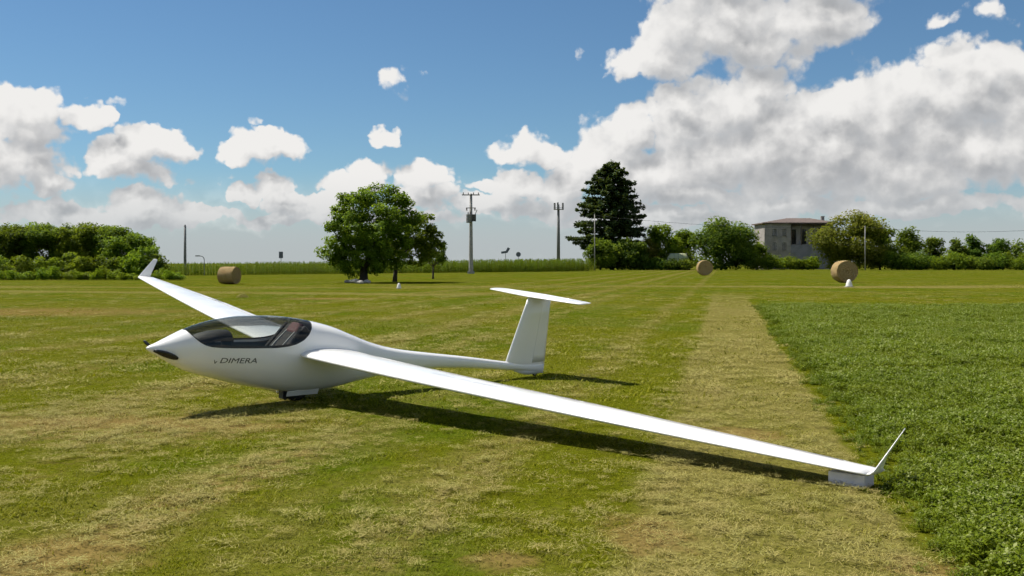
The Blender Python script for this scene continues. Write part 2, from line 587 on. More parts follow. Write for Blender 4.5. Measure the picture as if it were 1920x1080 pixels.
M['plaster_dark'] = principled('bluish_plaster', (.22, .22, .245), .9, .16, .6, bump=.15, bscale=6)
M['tile'] = principled('roof_tile', (.135, .100, .085), .85, .25, 3.0, bump=.4, bscale=14)
M['wood'] = principled('weathered_wood', (.09, .07, .055), .85, .25, 3)
M['glass_dark'] = principled('window_glass', (.02, .022, .026), .08, .1)
M['shutter'] = principled('faded_shutter', (.33, .315, .30), .8, .12, 2)
M['film'] = principled('pale_tunnel_film', (.44, .48, .27), .8, .06, 1.0)
M['white'] = principled('white_paint', (.75, .74, .70), .6, .1, 10)
M['stone'] = principled('pale_stone', (.38, .36, .33), .9, .2, 6, bump=.5, bscale=12)
M['sign'] = principled('sign_back', (.12, .13, .15), .5, .1)


def mat_bale():
    m, N, out = material('hay_bale')
    tc = N.n('ShaderNodeTexCoord').outputs['Object']
    fib = N.noise(N.v('MULTIPLY', tc, (6, 30, 30)), 1.6, 6, .7)
    big = N.noise(tc, 2.2, 4, .6)
    c = N.mix(fib, rgb(.20, .140, .062), rgb(.48, .35, .175))
    c = N.mix(N.ss(big, .45, .7, 0, .5), c, rgb(.25, .145, .068))
    bp = N.n('ShaderNodeBump', {'Height': fib, 'Strength': .8, 'Distance': .04})
    b = N.n('ShaderNodeBsdfPrincipled', {'Base Color': c, 'Roughness': .95, 'Specular IOR Level': .1, 'Normal': bp.outputs[0]})
    m.node_tree.links.new(b.outputs[0], out.inputs[0])
    return m


M['bale'] = mat_bale()


def mat_canopy():
    m, N, out = material('tinted_canopy')
    tr = N.n('ShaderNodeBsdfTransparent', {'Color': rgb(.72, .74, .71)})
    gl = N.n('ShaderNodeBsdfGlossy', {'Color': rgb(1, 1, 1), 'Roughness': .03})
    fr = N.n('ShaderNodeFresnel', {'IOR': 1.42})
    fac = N.m('MULTIPLY', fr.outputs[0], 0.75)
    mx = N.n('ShaderNodeMixShader', {0: fac, 1: tr.outputs[0], 2: gl.outputs[0]})
    m.node_tree.links.new(mx.outputs[0], out.inputs[0])
    return m


M['canopy'] = mat_canopy()


# ------------------------------------------------------------------ ground sheet
def build_ground():
    xs = sorted(set([-4000, -1500, -600, -250, -120] + list(range(-60, 61, 6)) + [120, 250, 600, 1500, 4000]))
    ys = sorted(set([-1500, -400, -100, -30] + list(range(-12, 121, 6)) + [180, 260, 400, 800, 2000, 5000]))
    v = [(x, y, 0.0) for y in ys for x in xs]
    f = []
    for j in range(len(ys) - 1):
        for i in range(len(xs) - 1):
            a = j * len(xs) + i
            f.append((a, a + 1, a + 1 + len(xs), a + len(xs)))
    o = mesh('ground', v, f, M['ground'])
    tag(o, kind='structure')


build_ground()

# ------------------------------------------------------------------ the glider
GX, GY, HD, BANK = -2.598, 11.374, .721, .091
STN = np.array([  # x, top, bottom, half width
    (1.632, .712, .700, .006), (1.61, .727, .682, .028), (1.565, .745, .652, .055), (1.49, .777, .604, .092), (1.36, .835, .520, .145),
    (1.236, .887, .455, .188), (1.08, .937, .395, .228), (.91, .975, .342, .259), (.75, .995, .290, .280), (.60, 1.006, .248, .292),
    (.28, 1.000, .170, .303), (.0, .972, .122, .302), (-.24, .926, .106, .288), (-.55, .844, .120, .252), (-.77, .758, .148, .215),
    (-1.08, .635, .190, .165), (-1.32, .562, .220, .135), (-1.62, .500, .240, .112), (-1.97, .447, .243, .096), (-2.68, .345, .196, .075),
    (-3.34, .240, .125, .060), (-3.75, .190, .078, .045), (-4.03, .165, .050, .018)])


def _interp(xq, k):
    xs = -STN[:, 0]
    ys = STN[:, k]
    # smooth monotone-ish cubic (Catmull-Rom on uneven knots via finite differences)
    x = -xq
    i = int(np.clip(np.searchsorted(xs, x) - 1, 0, len(xs) - 2))
    def sl(j):
        if j == 0:
            return (ys[1] - ys[0]) / (xs[1] - xs[0])
        if j == len(xs) - 1:
            return (ys[-1] - ys[-2]) / (xs[-1] - xs[-2])
        a = (ys[j] - ys[j - 1]) / (xs[j] - xs[j - 1])
        b = (ys[j + 1] - ys[j]) / (xs[j + 1] - xs[j])
        return 0.0 if a * b <= 0 else 2 * a * b / (a + b)
    h = xs[i + 1] - xs[i]
    t = np.clip((x - xs[i]) / h, 0, 1)
    m0, m1 = sl(i) * h, sl(i + 1) * h
    return float((2 * t**3 - 3 * t**2 + 1) * ys[i] + (t**3 - 2 * t**2 + t) * m0 + (-2 * t**3 + 3 * t**2) * ys[i + 1] + (t**3 - t**2) * m1)


def sec(x, th, k=1.0, off=0.0):
    """point of the fuselage section at station x; th = 0 top, + to the left side"""
    top, bot, w = _interp(x, 1), _interp(x, 2), _interp(x, 3)
    zc, hh = (top + bot) / 2, (top - bot) / 2
    e = 2 / 2.25
    s, c = math.sin(th), math.cos(th)
    y = math.copysign(abs(s) ** e, s) * (w * k + off)
    z = zc + math.copysign(abs(c) ** e, c) * (hh * k + off)
    return (x, y, z)


SILL = [(-.235, .925), (-.19, .868), (-.13, .805), (-.05, .752), (.05, .713), (.16, .694), (.30, .688), (.6, .700), (.9, .715), (1.03, .728),
        (1.10, .752), (1.15, .785), (1.19, .825), (1.225, .868), (1.236, .886)]


def sill_th(x):
    z = float(np.interp(x, [a for a, b in SILL], [b for a, b in SILL]))
    top, bot = _interp(x, 1), _interp(x, 2)
    zc, hh = (top + bot) / 2, (top - bot) / 2
    q = (z - zc) / hh
    c = math.copysign(min(1, abs(q)) ** (2.25 / 2), q)
    return math.acos(max(-1, min(1, c)))


def side_y(x, z):
    top, bot, w = _interp(x, 1), _interp(x, 2), _interp(x, 3)
    q = abs((z - (top + bot) / 2) / ((top - bot) / 2))
    return w * max(0.0, 1 - q ** 2.25) ** (1 / 2.25)


def grid_mesh(name, rows, mat, parent, closed=False, smooth=True, caps=False):
    n = len(rows[0])
    v = [p for r in rows for p in r]
    f = []
    for i in range(len(rows) - 1):
        for k in range(n if closed else n - 1):
            k2 = (k + 1) % n
            f.append((i * n + k, i * n + k2, (i + 1) * n + k2, (i + 1) * n + k))
    if caps:
        f.append(tuple(reversed(range(n))))
        f.append(tuple((len(rows) - 1) * n + k for k in range(n)))
    o = mesh(name, v, f, mat, parent, smooth)
    bm = bmesh.new()
    bm.from_mesh(o.data)
    bmesh.ops.remove_doubles(bm, verts=bm.verts, dist=1e-5)
    bmesh.ops.recalc_face_normals(bm, faces=bm.faces)
    bm.to_mesh(o.data)
    bm.free()
    return o


AF = [0.0, .004, .012, .03, .06, .10, .16, .24, .33, .43, .54, .65, .76, .86, .94, 1.0]


def airfoil(th, camber=.02, lo=0.0):
    xs = [x for x in AF if x >= lo - 1e-6]
    if lo > 0 and abs(xs[0] - lo) > 1e-6:
        xs = [lo] + xs
    yt = lambda x: 5 * th * (.2969 * math.sqrt(x) - .126 * x - .3516 * x * x + .2843 * x**3 - .1036 * x**4)
    yc = lambda x: camber * 4 * x * (1 - x)
    up = [(x, yc(x) + yt(x)) for x in reversed(xs)]
    dn = [(x, yc(x) - yt(x)) for x in xs]
    return up + (dn[1:] if lo == 0 else dn)


def lifting(name, secs, mat, parent, th=.13, camber=.02, lo=0.0, grow=0.0, toe=0.0):
    """secs: (LE point, chord, up vector, incidence)"""
    rows = []
    for le, ch, up, inc in secs:
        le, up = Vector(le), Vector(up).normalized()
        fw = Vector((-1, toe * (1 - abs(up.z)), 0))
        back = (fw - up * fw.dot(up) * (abs(up.z) if toe else 1.0)).normalized()
        row = []
        for x, z in airfoil(th, camber, lo):
            zz = z * ch
            if grow:
                zz += math.copysign(grow, z - camber * 4 * x * (1 - x)) if x < 1 else 0
            row.append(tuple(le + back * (x * ch) + up * (zz - x * ch * math.tan(inc))))
        rows.append(row)
    return grid_mesh(name, rows, mat, parent, closed=True, smooth=True, caps=True)


def build_glider():
    root = empty('glider', (GX, GY, 0))
    root.rotation_euler = (-BANK, 0, math.pi + HD)
    tag(root, 'white single seat glider with tinted canopy and T tail parked on mown grass', 'glider')
    # --- fuselage, open where the canopy sits
    x0, x1 = SILL[0][0], SILL[-1][0]
    NA = 40
    mid = [x0 + (x1 - x0) * (0.5 - 0.5 * math.cos(math.pi * i / 44)) for i in range(45)]
    front = [1.632, 1.625, 1.61, 1.59, 1.565, 1.53, 1.49, 1.45, 1.40, 1.35, 1.30, 1.265, 1.245]
    rear = [x0 - .01, -.28, -.33, -.4, -.48, -.56, -.65, -.75, -.86, -.97, -1.08, -1.2, -1.32, -1.46, -1.62, -1.8, -1.97, -2.2, -2.45, -2.7, -3.0, -3.3, -3.55, -3.75, -3.9, -4.0, -4.03]
    rows = []
    for x in front:
        rows.append([sec(x, 1e-4 + (2 * math.pi - 2e-4) * k / NA) for k in range(NA + 1)])
    for x in reversed(mid):
        th = sill_th(x)
        rows.append([sec(x, th + (2 * math.pi - 2 * th) * k / NA) for k in range(NA + 1)])
    for x in rear:
        rows.append([sec(x, 1e-4 + (2 * math.pi - 2e-4) * k / NA) for k in range(NA + 1)])
    fus = grid_mesh('fuselage', rows, M['gelcoat'], root)
    # --- canopy
    rows = []
    for x in mid:
        th = sill_th(x) * .995
        rows.append([sec(x, -th + 2 * th * k / 24) for k in range(25)])
    can = grid_mesh('canopy', rows, M['canopy'], root)
    can['label'] = 'smoke tinted clear canopy'
    v, f = [], []
    for s in (1, -1):
        b = len(v)
        for x in mid:
            th = sill_th(x)
            d = .016 / max(.12, _interp(x, 3))
            v += [sec(x, s * max(0, th - d), off=-.004), sec(x, s * (th + .3 * d), off=.0015)]
        for i in range(len(mid) - 1):
            f.append((b + 2 * i, b + 2 * i + 1, b + 2 * i + 3, b + 2 * i + 2))
    mesh('canopy_frame', v, f, M['black'], can, True)
    # --- cockpit
    rows = []
    for x in [x0 + .03 + (x1 - x0 - .06) * i / 24 for i in range(25)]:
        th = min(sill_th(x) + .05, 2.2)
        rows.append([sec(x, th + (2 * math.pi - 2 * th) * k / 24, .95) for k in range(25)])
    grid_mesh('cockpit_lining', rows, M['interior'], root)
    # hood of the instrument panel
    rows = []
    for x, z, w in ((1.18, .80, .10), (1.08, .838, .135), (.95, .862, .15), (.84, .868, .15), (.745, .86, .14), (.735, .85, .135)):
        rows.append([(x, w * math.cos(a) * 1.0, z - .10 + .10 * math.sin(a)) for a in [math.pi * k / 12 for k in range(13)]])
    hood = grid_mesh('instrument_panel', rows, M['panel'], root)
    p = MB().box((.742, 0, .66), (.03, .25, .24))
    p.box((.80, 0, .45), (.16, .14, .22))
    p.build('panel_face', M['panel'], hood)
    for yy, zz, r in ((-.06, .73, .036), (.06, .73, .036), (0, .66, .028), (-.07, .645, .026), (.07, .645, .026)):
        MB().tube([(.726, yy, zz), (.718, yy, zz)], r, 14).build('instrument', M['chrome'], hood)
    # reclined seat
    b = MB()
    T = Matrix.Rotation(R(-40), 3, 'Y')
    b.box((.10, 0, .64), (.055, .42, .62), M=Matrix.Rotation(R(-43), 3, 'Y'))
    b.box((.075, .205, .665), (.10, .05, .56), M=Matrix.Rotation(R(-43), 3, 'Y'))
    b.box((.075, -.205, .665), (.10, .05, .56), M=Matrix.Rotation(R(-43), 3, 'Y'))
    b.box((.47, 0, .42), (.44, .34, .06), M=Matrix.Rotation(R(8), 3, 'Y'))
    seat = b.build('seat', M['seat'], root)
    bv = seat.modifiers.new('bevel', 'BEVEL')
    bv.width = .02
    bv.segments = 2
    h = MB().box((-.085, 0, .835), (.075, .24, .15), M=Matrix.Rotation(R(-43), 3, 'Y')).build('headrest', M['maroon'], root)
    bv = h.modifiers.new('bevel', 'BEVEL')
    bv.width = .025
    bv.segments = 2
    b = MB().box((-.12, 0, .76), (.02, .36, .16), M=Matrix.Rotation(R(-38), 3, 'Y'))
    b.build('rear_shelf', M['interior'], root)
    for s in (1, -1):
        MB().tube([(-.05, s * .09, .83), (.10, s * .10, .685), (.28, s * .08, .50), (.36, s * .03, .46)], .014, 6).build('harness', M['strap'], root)
    MB().tube([(.45, 0, .42), (.46, 0, .55), (.43, 0, .63)], [.012, .012, .02], 8).build('control_stick', M['black'], root)
    MB().box((.42, .235, .665), (.07, .02, .03)).build('canopy_latch', M['chrome'], root)

    # --- wings
    def wing_le(t):
        return Vector((.014 + (-.793 - .014) * (t ** 1.12), .22 + (6.694 - .22) * t, .580 + .157 * t ** 1.3))

    def wing_ch(t):
        return .84 - .20 * t / .55 if t < .55 else .64 - .37 * ((t - .55) / .45) ** 1.15
    for s, nm in ((1, 'left'), (-1, 'right')):
        def mir(p):
            return (p[0], p[1] * s, p[2])
        ts = [0, .04, .1, .2, .3, .4, .5, .6, .7, .8, .88, .94, .98, 1.0]
        def ws(t):
            dz = .157 * 1.3 * t ** .3 / 6.47
            return (mir(wing_le(t)), wing_ch(t), (0, -dz * s, 1), R(1.6) * (1 - .6 * t))
        w = lifting('wing', [ws(t) for t in ts], M['gelcoat'], root, .122, .022)
        lifting('aileron', [ws(t) for t in [.56, .66, .76, .86, .955]], M['gelcoat'], w, .122, .022, .78, .0016)
        lifting('flap', [ws(t) for t in [.06, .2, .35, .5, .553]], M['gelcoat'], w, .122, .022, .80, .0016)
        # hinge line gaps, seen as fine dark lines on the upper skin
        def skin(t, xc, dz=.0026):
            le, ch, up, inc = ws(t)
            up = Vector(up).normalized()
            zz = [z for x, z in airfoil(.122, .022, 0)[:len(AF)]][::-1]
            z = float(np.interp(xc, AF, zz)) * ch
            return tuple(Vector(le) + Vector((-1, 0, 0)) * xc * ch + up * (z + dz - xc * ch * math.tan(inc)))
        for ta, tb, xc, nm_ in ((.06, .553, .795, 'flap_gap'), (.56, .955, .775, 'aileron_gap')):
            vv, ff = [], []
            tt = np.linspace(ta, tb, 12)
            for t in tt:
                w_ = .005 / wing_ch(t)
                vv += [skin(t, xc - w_), skin(t, xc + w_)]
            for i in range(11):
                ff.append((2 * i, 2 * i + 1, 2 * i + 3, 2 * i + 2))
            mesh(nm_, vv, ff, M['gap'], w)
        vv, ff = [], []
        for t in np.linspace(.29, .43, 8):
            vv += [skin(t, .40, .0022), skin(t, .44, .0022)]
        for i in range(7):
            ff.append((2 * i, 2 * i + 1, 2 * i + 3, 2 * i + 2))
        mesh('airbrake_cap', vv, ff, M['gelcoat'], w)
        wl = []
        for k, (le, ch, up) in enumerate((((-.795, 6.695, .738), .240, (0, -.05, 1)), ((-.806, 6.716, .744), .215, (0, -.5, 1)),
                                          ((-.826, 6.730, .765), .185, (0, -1, .5)), ((-.90, 6.750, .845), .150, (0, -1, .2)),
                                          ((-1.0, 6.772, .950), .110, (0, -1, .18)), ((-1.075, 6.789, 1.030), .078, (0, -1, .17)), ((-1.09, 6.791, 1.046), .045, (0, -1, .17)))):
            wl.append((mir(le), ch, (up[0], up[1] * s, up[2]), R(.5)))
        lifting('winglet', wl, M['gelcoat'], w, .10, .0, toe=-.45 * s)

    # --- tail
    fin = []
    for t in (0, .04, .09, .15, .25, .5, .75, 1.0):
        z = .035 + (1.125 - .035) * t
        le = -3.318 + (-3.672 + 3.318) * ((z - .225) / .905)
        le -= .42 * max(0.0, (.20 - z) / .165) ** 1.5
        te = -4.045 + (-4.104 + 4.045) * t
        fin.append(((le, 0, z), le - te, (0, -1, 0), 0))
    fo = lifting('fin', fin, M['gelcoat'], root, .115, 0)
    lifting('rudder', fin[3:], M['gelcoat'], fo, .115, 0, .64, .0018)
    stb = []
    for t in (-1, -.97, -.85, -.5, 0, .5, .85, .97, 1):
        a = abs(t)
        ch = (.40 - .14 * a) * (1 if a < .9 else (.93 if a < .98 else .55))
        stb.append(((-3.64 - .10 * a - (.03 if a > .98 else 0), .94 * t, 1.130), ch, (0, 0, 1), R(-2.6)))
    st = lifting('stabiliser', stb, M['gelcoat'], root, .105, 0)
    lifting('elevator', stb[2:7], M['gelcoat'], st, .105, 0, .70, .0016)
    # --- undercarriage
    def wheel(name, c, r, wd, par):
        b = MB()
        pr = [(-wd / 2, r * .62), (-wd / 2, r * .82), (-wd * .42, r * .93), (-wd * .22, r), (wd * .22, r), (wd * .42, r * .93), (wd / 2, r * .82), (wd / 2, r * .62)]
        n = 28
        for yy, rr in pr:
            for k in range(n):
                a = 2 * math.pi * k / n
                b.v.append((c[0] + rr * math.cos(a), c[1] + yy, c[2] + rr * math.sin(a)))
        for i in range(len(pr) - 1):
            for k in range(n):
                k2 = (k + 1) % n
                b.f.append((i * n + k, i * n + k2, (i + 1) * n + k2, (i + 1) * n + k))
        e = empty(name, c)
        e.parent = par
        e.location = (0, 0, 0)
        b.build('tyre', M['black'], e, True)
        MB().tube([(c[0], c[1] - wd * .4, c[2]), (c[0], c[1] + wd * .4, c[2])], r * .64, 20).build('rim', M['chrome'], e)
    wheel('main_wheel', (-.12, 0, .185), .185, .115, root)
    wheel('tail_wheel', (-3.88, 0, .036), .036, .03, root)
    for s in (1, -1):
        d = MB().box((-.145, s * .125, .115), (.40, .008, .066), M=Matrix.Rotation(s * R(-22), 3, 'X'))
        d.build('gear_door', M['gelcoat'], root)
    MB().box((.055, .02, .095), (.035, .10, .10)).tube([(.055, .03, .15), (.02, .03, .03)], .02, 8).build('gear_strut', M['black'], root)
    # --- nose: folded propeller
    sp = grid_mesh('spinner', [[sec(x, 2 * math.pi * k / 20, 1.0, .0025) for k in range(20)] for x in (1.632, 1.627, 1.615, 1.60, 1.58, 1.565)], M['gelcoat'], root, closed=True)
    MB().tube([(1.634, 0, .706), (1.628, 0, .706)], .006, 10).build('spinner_tip', M['chrome'], sp)

    def blade(pts):
        rows = []
        n = len(pts)
        for i, (c, w) in enumerate(pts):
            c = Vector(c)
            d = (Vector(pts[min(i + 1, n - 1)][0]) - Vector(pts[max(i - 1, 0)][0])).normalized()
            ax = Vector((c.x, 0, (_interp(c.x, 1) + _interp(c.x, 2)) / 2))
            nrm = (c - ax)
            nrm = (nrm - d * nrm.dot(d)).normalized()
            tn = d.cross(nrm)
            rows.append([tuple(c + tn * w * math.cos(a) + nrm * .010 * math.sin(a)) for a in [2 * math.pi * k / 10 for k in range(10)]])
        return grid_mesh('propeller_blade', rows, M['carbon'], root, closed=True, caps=True)
    nb = []
    for i in range(9):
        t = i / 8
        x = 1.578 - .225 * t
        th = 1.72 + .22 * t
        p = sec(x, th, 1.0, .014 + .006 * math.sin(math.pi * t))
        nb.append((p, [.012, .020, .027, .032, .034, .034, .032, .027, .014][i]))
    blade(nb)
    fb = []
    for i in range(9):
        t = i / 8
        x = 1.578 - .10 * t
        c = Vector(sec(1.578, -1.15, 1.0, .014)) + Vector((.030 * t, -.075 * t, .040 * t))
        fb.append((tuple(c), [.012, .016, .019, .021, .022, .021, .019, .016, .008][i]))
    blade(fb)
    # --- lettering on the left side
    def decal(text, xa, xb, z0, hgt, shear):
        cu = bpy.data.curves.new('lettering', 'FONT')
        cu.body = text
        cu.size = 1.0
        cu.offset = .0
        cu.resolution_u = 3
        to = bpy.data.objects.new('lettering', cu)
        COL.objects.link(to)
        dg = bpy.context.evaluated_depsgraph_get()
        me = bpy.data.meshes.new_from_object(to.evaluated_get(dg))
        bpy.data.objects.remove(to)
        bm = bmesh.new()
        bm.from_mesh(me)
        bmesh.ops.triangulate(bm, faces=bm.faces)
        bmesh.ops.subdivide_edges(bm, edges=[e for e in bm.edges if e.calc_length() > .3], cuts=2)
        mn = Vector((min(v.co.x for v in bm.verts), min(v.co.y for v in bm.verts), 0))
        mx = Vector((max(v.co.x for v in bm.verts), max(v.co.y for v in bm.verts), 0))
        for v in bm.verts:
            a = (v.co.x - mn.x) / (mx.x - mn.x)
            c = (v.co.y - mn.y) / (mx.y - mn.y)
            x = xa + (xb - xa) * a - shear * c * hgt
            z = z0 + hgt * c + (-.02) * a
            v.co = (x, side_y(x, z) + .0022, z)
        bmesh.ops.recalc_face_normals(bm, faces=bm.faces)
        bm.to_mesh(me)
        bm.free()
        me.materials.clear()
        return link('lettering', me, M['decal'], root)
    decal('DIMERA', .935, .530, .548, .056, .35)
    decal('v', 1.005, .968, .553, .034, .2)

    # foam block under the lowered tip
    c, s = math.cos(HD), math.sin(HD)
    L, Fw = Vector((s, -c, 0)), Vector((-c, -s, 0))
    p = Vector((GX, GY, 0)) + L * 6.53 + Fw * (-.95)
    b = MB().box((0, 0, .047), (.17, .27, .094))
    o = b.build('foam_block', M['foam'])
    bv = o.modifiers.new('bevel', 'BEVEL')
    bv.width = .008
    bv.segments = 2
    o.location = p
    o.rotation_euler = (0, 0, math.pi + HD + .12)
    tag(o, 'grey foam block under the lowered wing tip', 'block')


build_glider()

# ------------------------------------------------------------------ vegetation builders
def leaf_quads(rng, pos, nrm, size, aspect=.55, spread=.8):
    """rhombic leaves at pos, roughly facing nrm"""
    n = len(pos)
    nr = nrm + rng.normal(0, spread, (n, 3))
    nr /= np.linalg.norm(nr, axis=1, keepdims=True) + 1e-9
    a = np.cross(nr, rng.normal(0, 1, (n, 3)))
    a /= np.linalg.norm(a, axis=1, keepdims=True) + 1e-9
    b = np.cross(nr, a)
    s = (size * rng.uniform(.6, 1.3, n))[:, None]
    a, b = a * s, b * s * aspect
    return np.stack([pos - a, pos + b - a * .1, pos + a, pos - b - a * .1], 1)


def crown_arrays(rng, blobs, nclump, nleaf, leaf, clump_r):
    """blobs: (cx, cy, cz, rx, ry, rz) ellipsoids that the crown fills with leaf clumps"""
    blobs = np.array(blobs, float)
    vol = blobs[:, 3] * blobs[:, 4] * blobs[:, 5]
    which = rng.choice(len(blobs), nclump, p=vol ** .75 / (vol ** .75).sum())
    d = rng.normal(0, 1, (nclump, 3))
    d /= np.linalg.norm(d, axis=1, keepdims=True)
    rad = rng.uniform(.25, 1.0, nclump) ** .42
    cc = blobs[which, :3] + d * rad[:, None] * blobs[which, 3:]
    cr = clump_r * rng.uniform(.6, 1.35, nclump)
    per = rng.multinomial(nleaf, cr ** 2 / (cr ** 2).sum())
    idx = np.repeat(np.arange(nclump), per)
    e = rng.normal(0, 1, (nleaf, 3))
    e /= np.linalg.norm(e, axis=1, keepdims=True)
    rr = rng.uniform(0, 1, nleaf) ** .45
    pos = cc[idx] + e * (rr * cr[idx])[:, None] * np.array([1, 1, .72])
    nrm = e * .45 + d[idx] * .3 + np.array([-.25, .05, .95])
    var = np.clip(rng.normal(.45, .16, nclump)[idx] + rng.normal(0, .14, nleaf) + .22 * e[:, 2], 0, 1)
    return leaf_quads(rng, pos, nrm, leaf, spread=.75), var, cc


def trunk_mb(rng, base_r, forkz, targets, lean=(0, 0)):
    b = MB()
    top = Vector((lean[0], lean[1], forkz))
    pts = [Vector((0, 0, -.1)), Vector((lean[0] * .2, lean[1] * .2, forkz * .3)), Vector((lean[0] * .6, lean[1] * .6, forkz * .7)), top]
    b.tube(pts, [base_r * 1.35, base_r, base_r * .88, base_r * .75], 10)
    for t in targets:
        t = Vector(t)
        mid = top.lerp(t, .5) + Vector((rng.normal(0, .1), rng.normal(0, .1), -.06 * (t - top).length))
        b.tube([top - Vector((0, 0, .1)), mid, t], [base_r * .5, base_r * .3, base_r * .08], 6)
    return b


def tree(name, X, Y, blobs, label, group=None, mat='leaf_green', seed=1, nleaf=5000, leaf=.25, clump_r=.9, nclump=70,
         trunk_r=.2, forkz=1.5, bark='bark', lean=(0, 0), cat='tree', stem='trunk'):
    rng = np.random.default_rng(seed)
    root = empty(name, (X, Y, 0))
    tag(root, label, cat, group)
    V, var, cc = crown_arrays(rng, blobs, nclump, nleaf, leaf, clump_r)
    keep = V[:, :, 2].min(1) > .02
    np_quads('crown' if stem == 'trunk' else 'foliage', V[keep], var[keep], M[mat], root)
    pick = cc[rng.choice(len(cc), min(len(cc), 9), replace=False)]
    pick = [p for p in pick if p[2] > forkz * .9] or [(0, 0, forkz * 1.6)]
    trunk_mb(rng, trunk_r, forkz, pick, lean).build(stem, M[bark], root, True)
    return root


def copy_thing(o, loc, rz, scl, label=None, group=None):
    c = o.copy()
    COL.objects.link(c)
    c.location = loc
    c.rotation_euler = (0, 0, rz)
    c.scale = scl
    if label:
        c['label'] = label
    if group:
        c['group'] = group
    for ch in [k for k in bpy.data.objects if k.parent == o]:
        d = ch.copy()
        COL.objects.link(d)
        d.parent = c
    return c


def pxblob(cx, cy, rx, ry, Y, X0, depth=1.0, dy=0.0):
    """ellipsoid given in photograph pixels at distance Y, relative to a tree standing at X0"""
    k = Y / F_PX
    return ((cx - 960) * k - X0, dy, zat(cy, Y), rx * k, rx * k * depth, ry * k)


# --- the big field tree, its neighbour and the sapling
Y = 80.5
X = at(682, Y)[0]
tree('walnut_tree', X, Y,
     [pxblob(*b, Y, X, .95) for b in ((700, 425, 92, 76), (748, 432, 48, 62), (655, 445, 55, 50), (690, 478, 78, 32), (700, 400, 68, 52), (668, 425, 56, 55), (712, 366, 34, 24), (650, 390, 36, 26), (640, 450, 36, 40), (700, 455, 72, 48),
                                      (740, 400, 38, 50), (604, 470, 17, 14), (622, 462, 16, 18), (680, 500, 36, 24), (690, 480, 54, 26), (645, 490, 34, 20), (625, 478, 24, 18), (735, 482, 34, 18))],
     'large round broadleaf tree, tallest and widest in the middle of the field', None, 'leaf_green', 11, 34000, .12, .56, 290, .34, 1.4, 'bark_dark')
Y = 84.0
X = at(740, Y)[0]
tree('leaning_tree', X, Y,
     [pxblob(*b, Y, X, .9) for b in ((792, 450, 38, 48), (795, 440, 28, 44), (805, 415, 12, 14), (770, 470, 44, 28), (745, 440, 40, 44))],
     'broadleaf tree with bare dark trunk at the right flank of the large round tree', None, 'leaf_green', 12, 9500, .12, .52, 90, .17, 2.2, 'bark_dark', lean=(.3, 0))
Y = 100
X = at(812, Y)[0]
tree('sapling', X, Y, [pxblob(*b, Y, X) for b in ((814, 466, 18, 26), (810, 486, 20, 12), (822, 480, 13, 18))],
     'small grey green sapling at the right foot of the field trees', None, 'leaf_dark', 13, 2600, .10, .5, 26, .09, 1.3)

# --- wood on the left
rng0 = np.random.default_rng(3)
LW = 'trees of the wood at the left edge'
spots = [(-40, 106, 424), (-8, 111, 422), (22, 106, 421), (54, 109, 419), (86, 106, 420), (118, 110, 420), (150, 106, 421), (182, 109, 420), (214, 106, 425), (244, 104, 438)]
for i, (px, Yw, py) in enumerate(spots):
    Xw = at(px, Yw)[0]
    hh = zat(py, Yw)
    tree('woodland_tree', Xw, Yw,
         [(0, 0, hh * .62, 2.3, 2.2, hh * .34), (-.3, 0, hh * .82, 2.1, 1.8, hh * .17), (1.0, -.3, hh * .80, 1.7, 1.6, hh * .17), (-.9, -.4, hh * .5, 1.6, 1.5, hh * .3), (.9, .2, hh * .72, 1.5, 1.6, hh * .22), (0, -.5, hh * .35, 1.9, 1.6, hh * .24)],
         'dark green tree of the dense flat topped wood at the left edge' if px < 230 else 'last tall tree at the right end of the left wood', LW if px < 230 else None,
         'leaf_dark' if i % 3 else 'leaf_green', 30 + i, 8500, .135, .70, 85, .16, 1.6, 'bark_dark')
Yw = 100
for px, py, rx, mt, lb in ((268, 458, 22, 'leaf_green', 'rounded tree stepping down from the left wood'), (292, 474, 17, 'leaf_dark', 'low dark bushy tree ending the left wood, behind the far winglet')):
    Xw = at(px, Yw)[0]
    hh = zat(py, Yw)
    k = Yw / F_PX
    tree('edge_tree', Xw, Yw, [(0, 0, hh * .60, rx * k, rx * k, hh * .36), (.3, -.3, hh * .35, rx * k * .9, rx * k * .8, hh * .28)], lb, None, mt, 50 + px, 3600, .125, .6, 40, .1, .8, 'bark_dark')
# brighter shrubs in front of the wood
for i, (px, py, rx) in enumerate(((30, 474, 34), (84, 478, 30), (120, 470, 26), (150, 480, 24), (196, 476, 28), (236, 480, 24), (-20, 476, 36))):
    Yw = 96.5 + (i % 3) * .9
    Xw = at(px, Yw)[0]
    hh = zat(py, Yw)
    k = Yw / F_PX
    tree('woodland_shrub', Xw, Yw, [(0, 0, hh * .5, rx * k, rx * k * .8, hh * .48), (rx * k * .5, -.2, hh * .35, rx * k * .7, rx * k * .6, hh * .35)],
         'bright green shrub in front of the left wood', 'shrubs in front of the left wood', 'leaf_bright' if i % 2 else 'leaf_green', 70 + i, 2600, .115, .5, 34, .06, .5, cat='shrub', stem='stem')
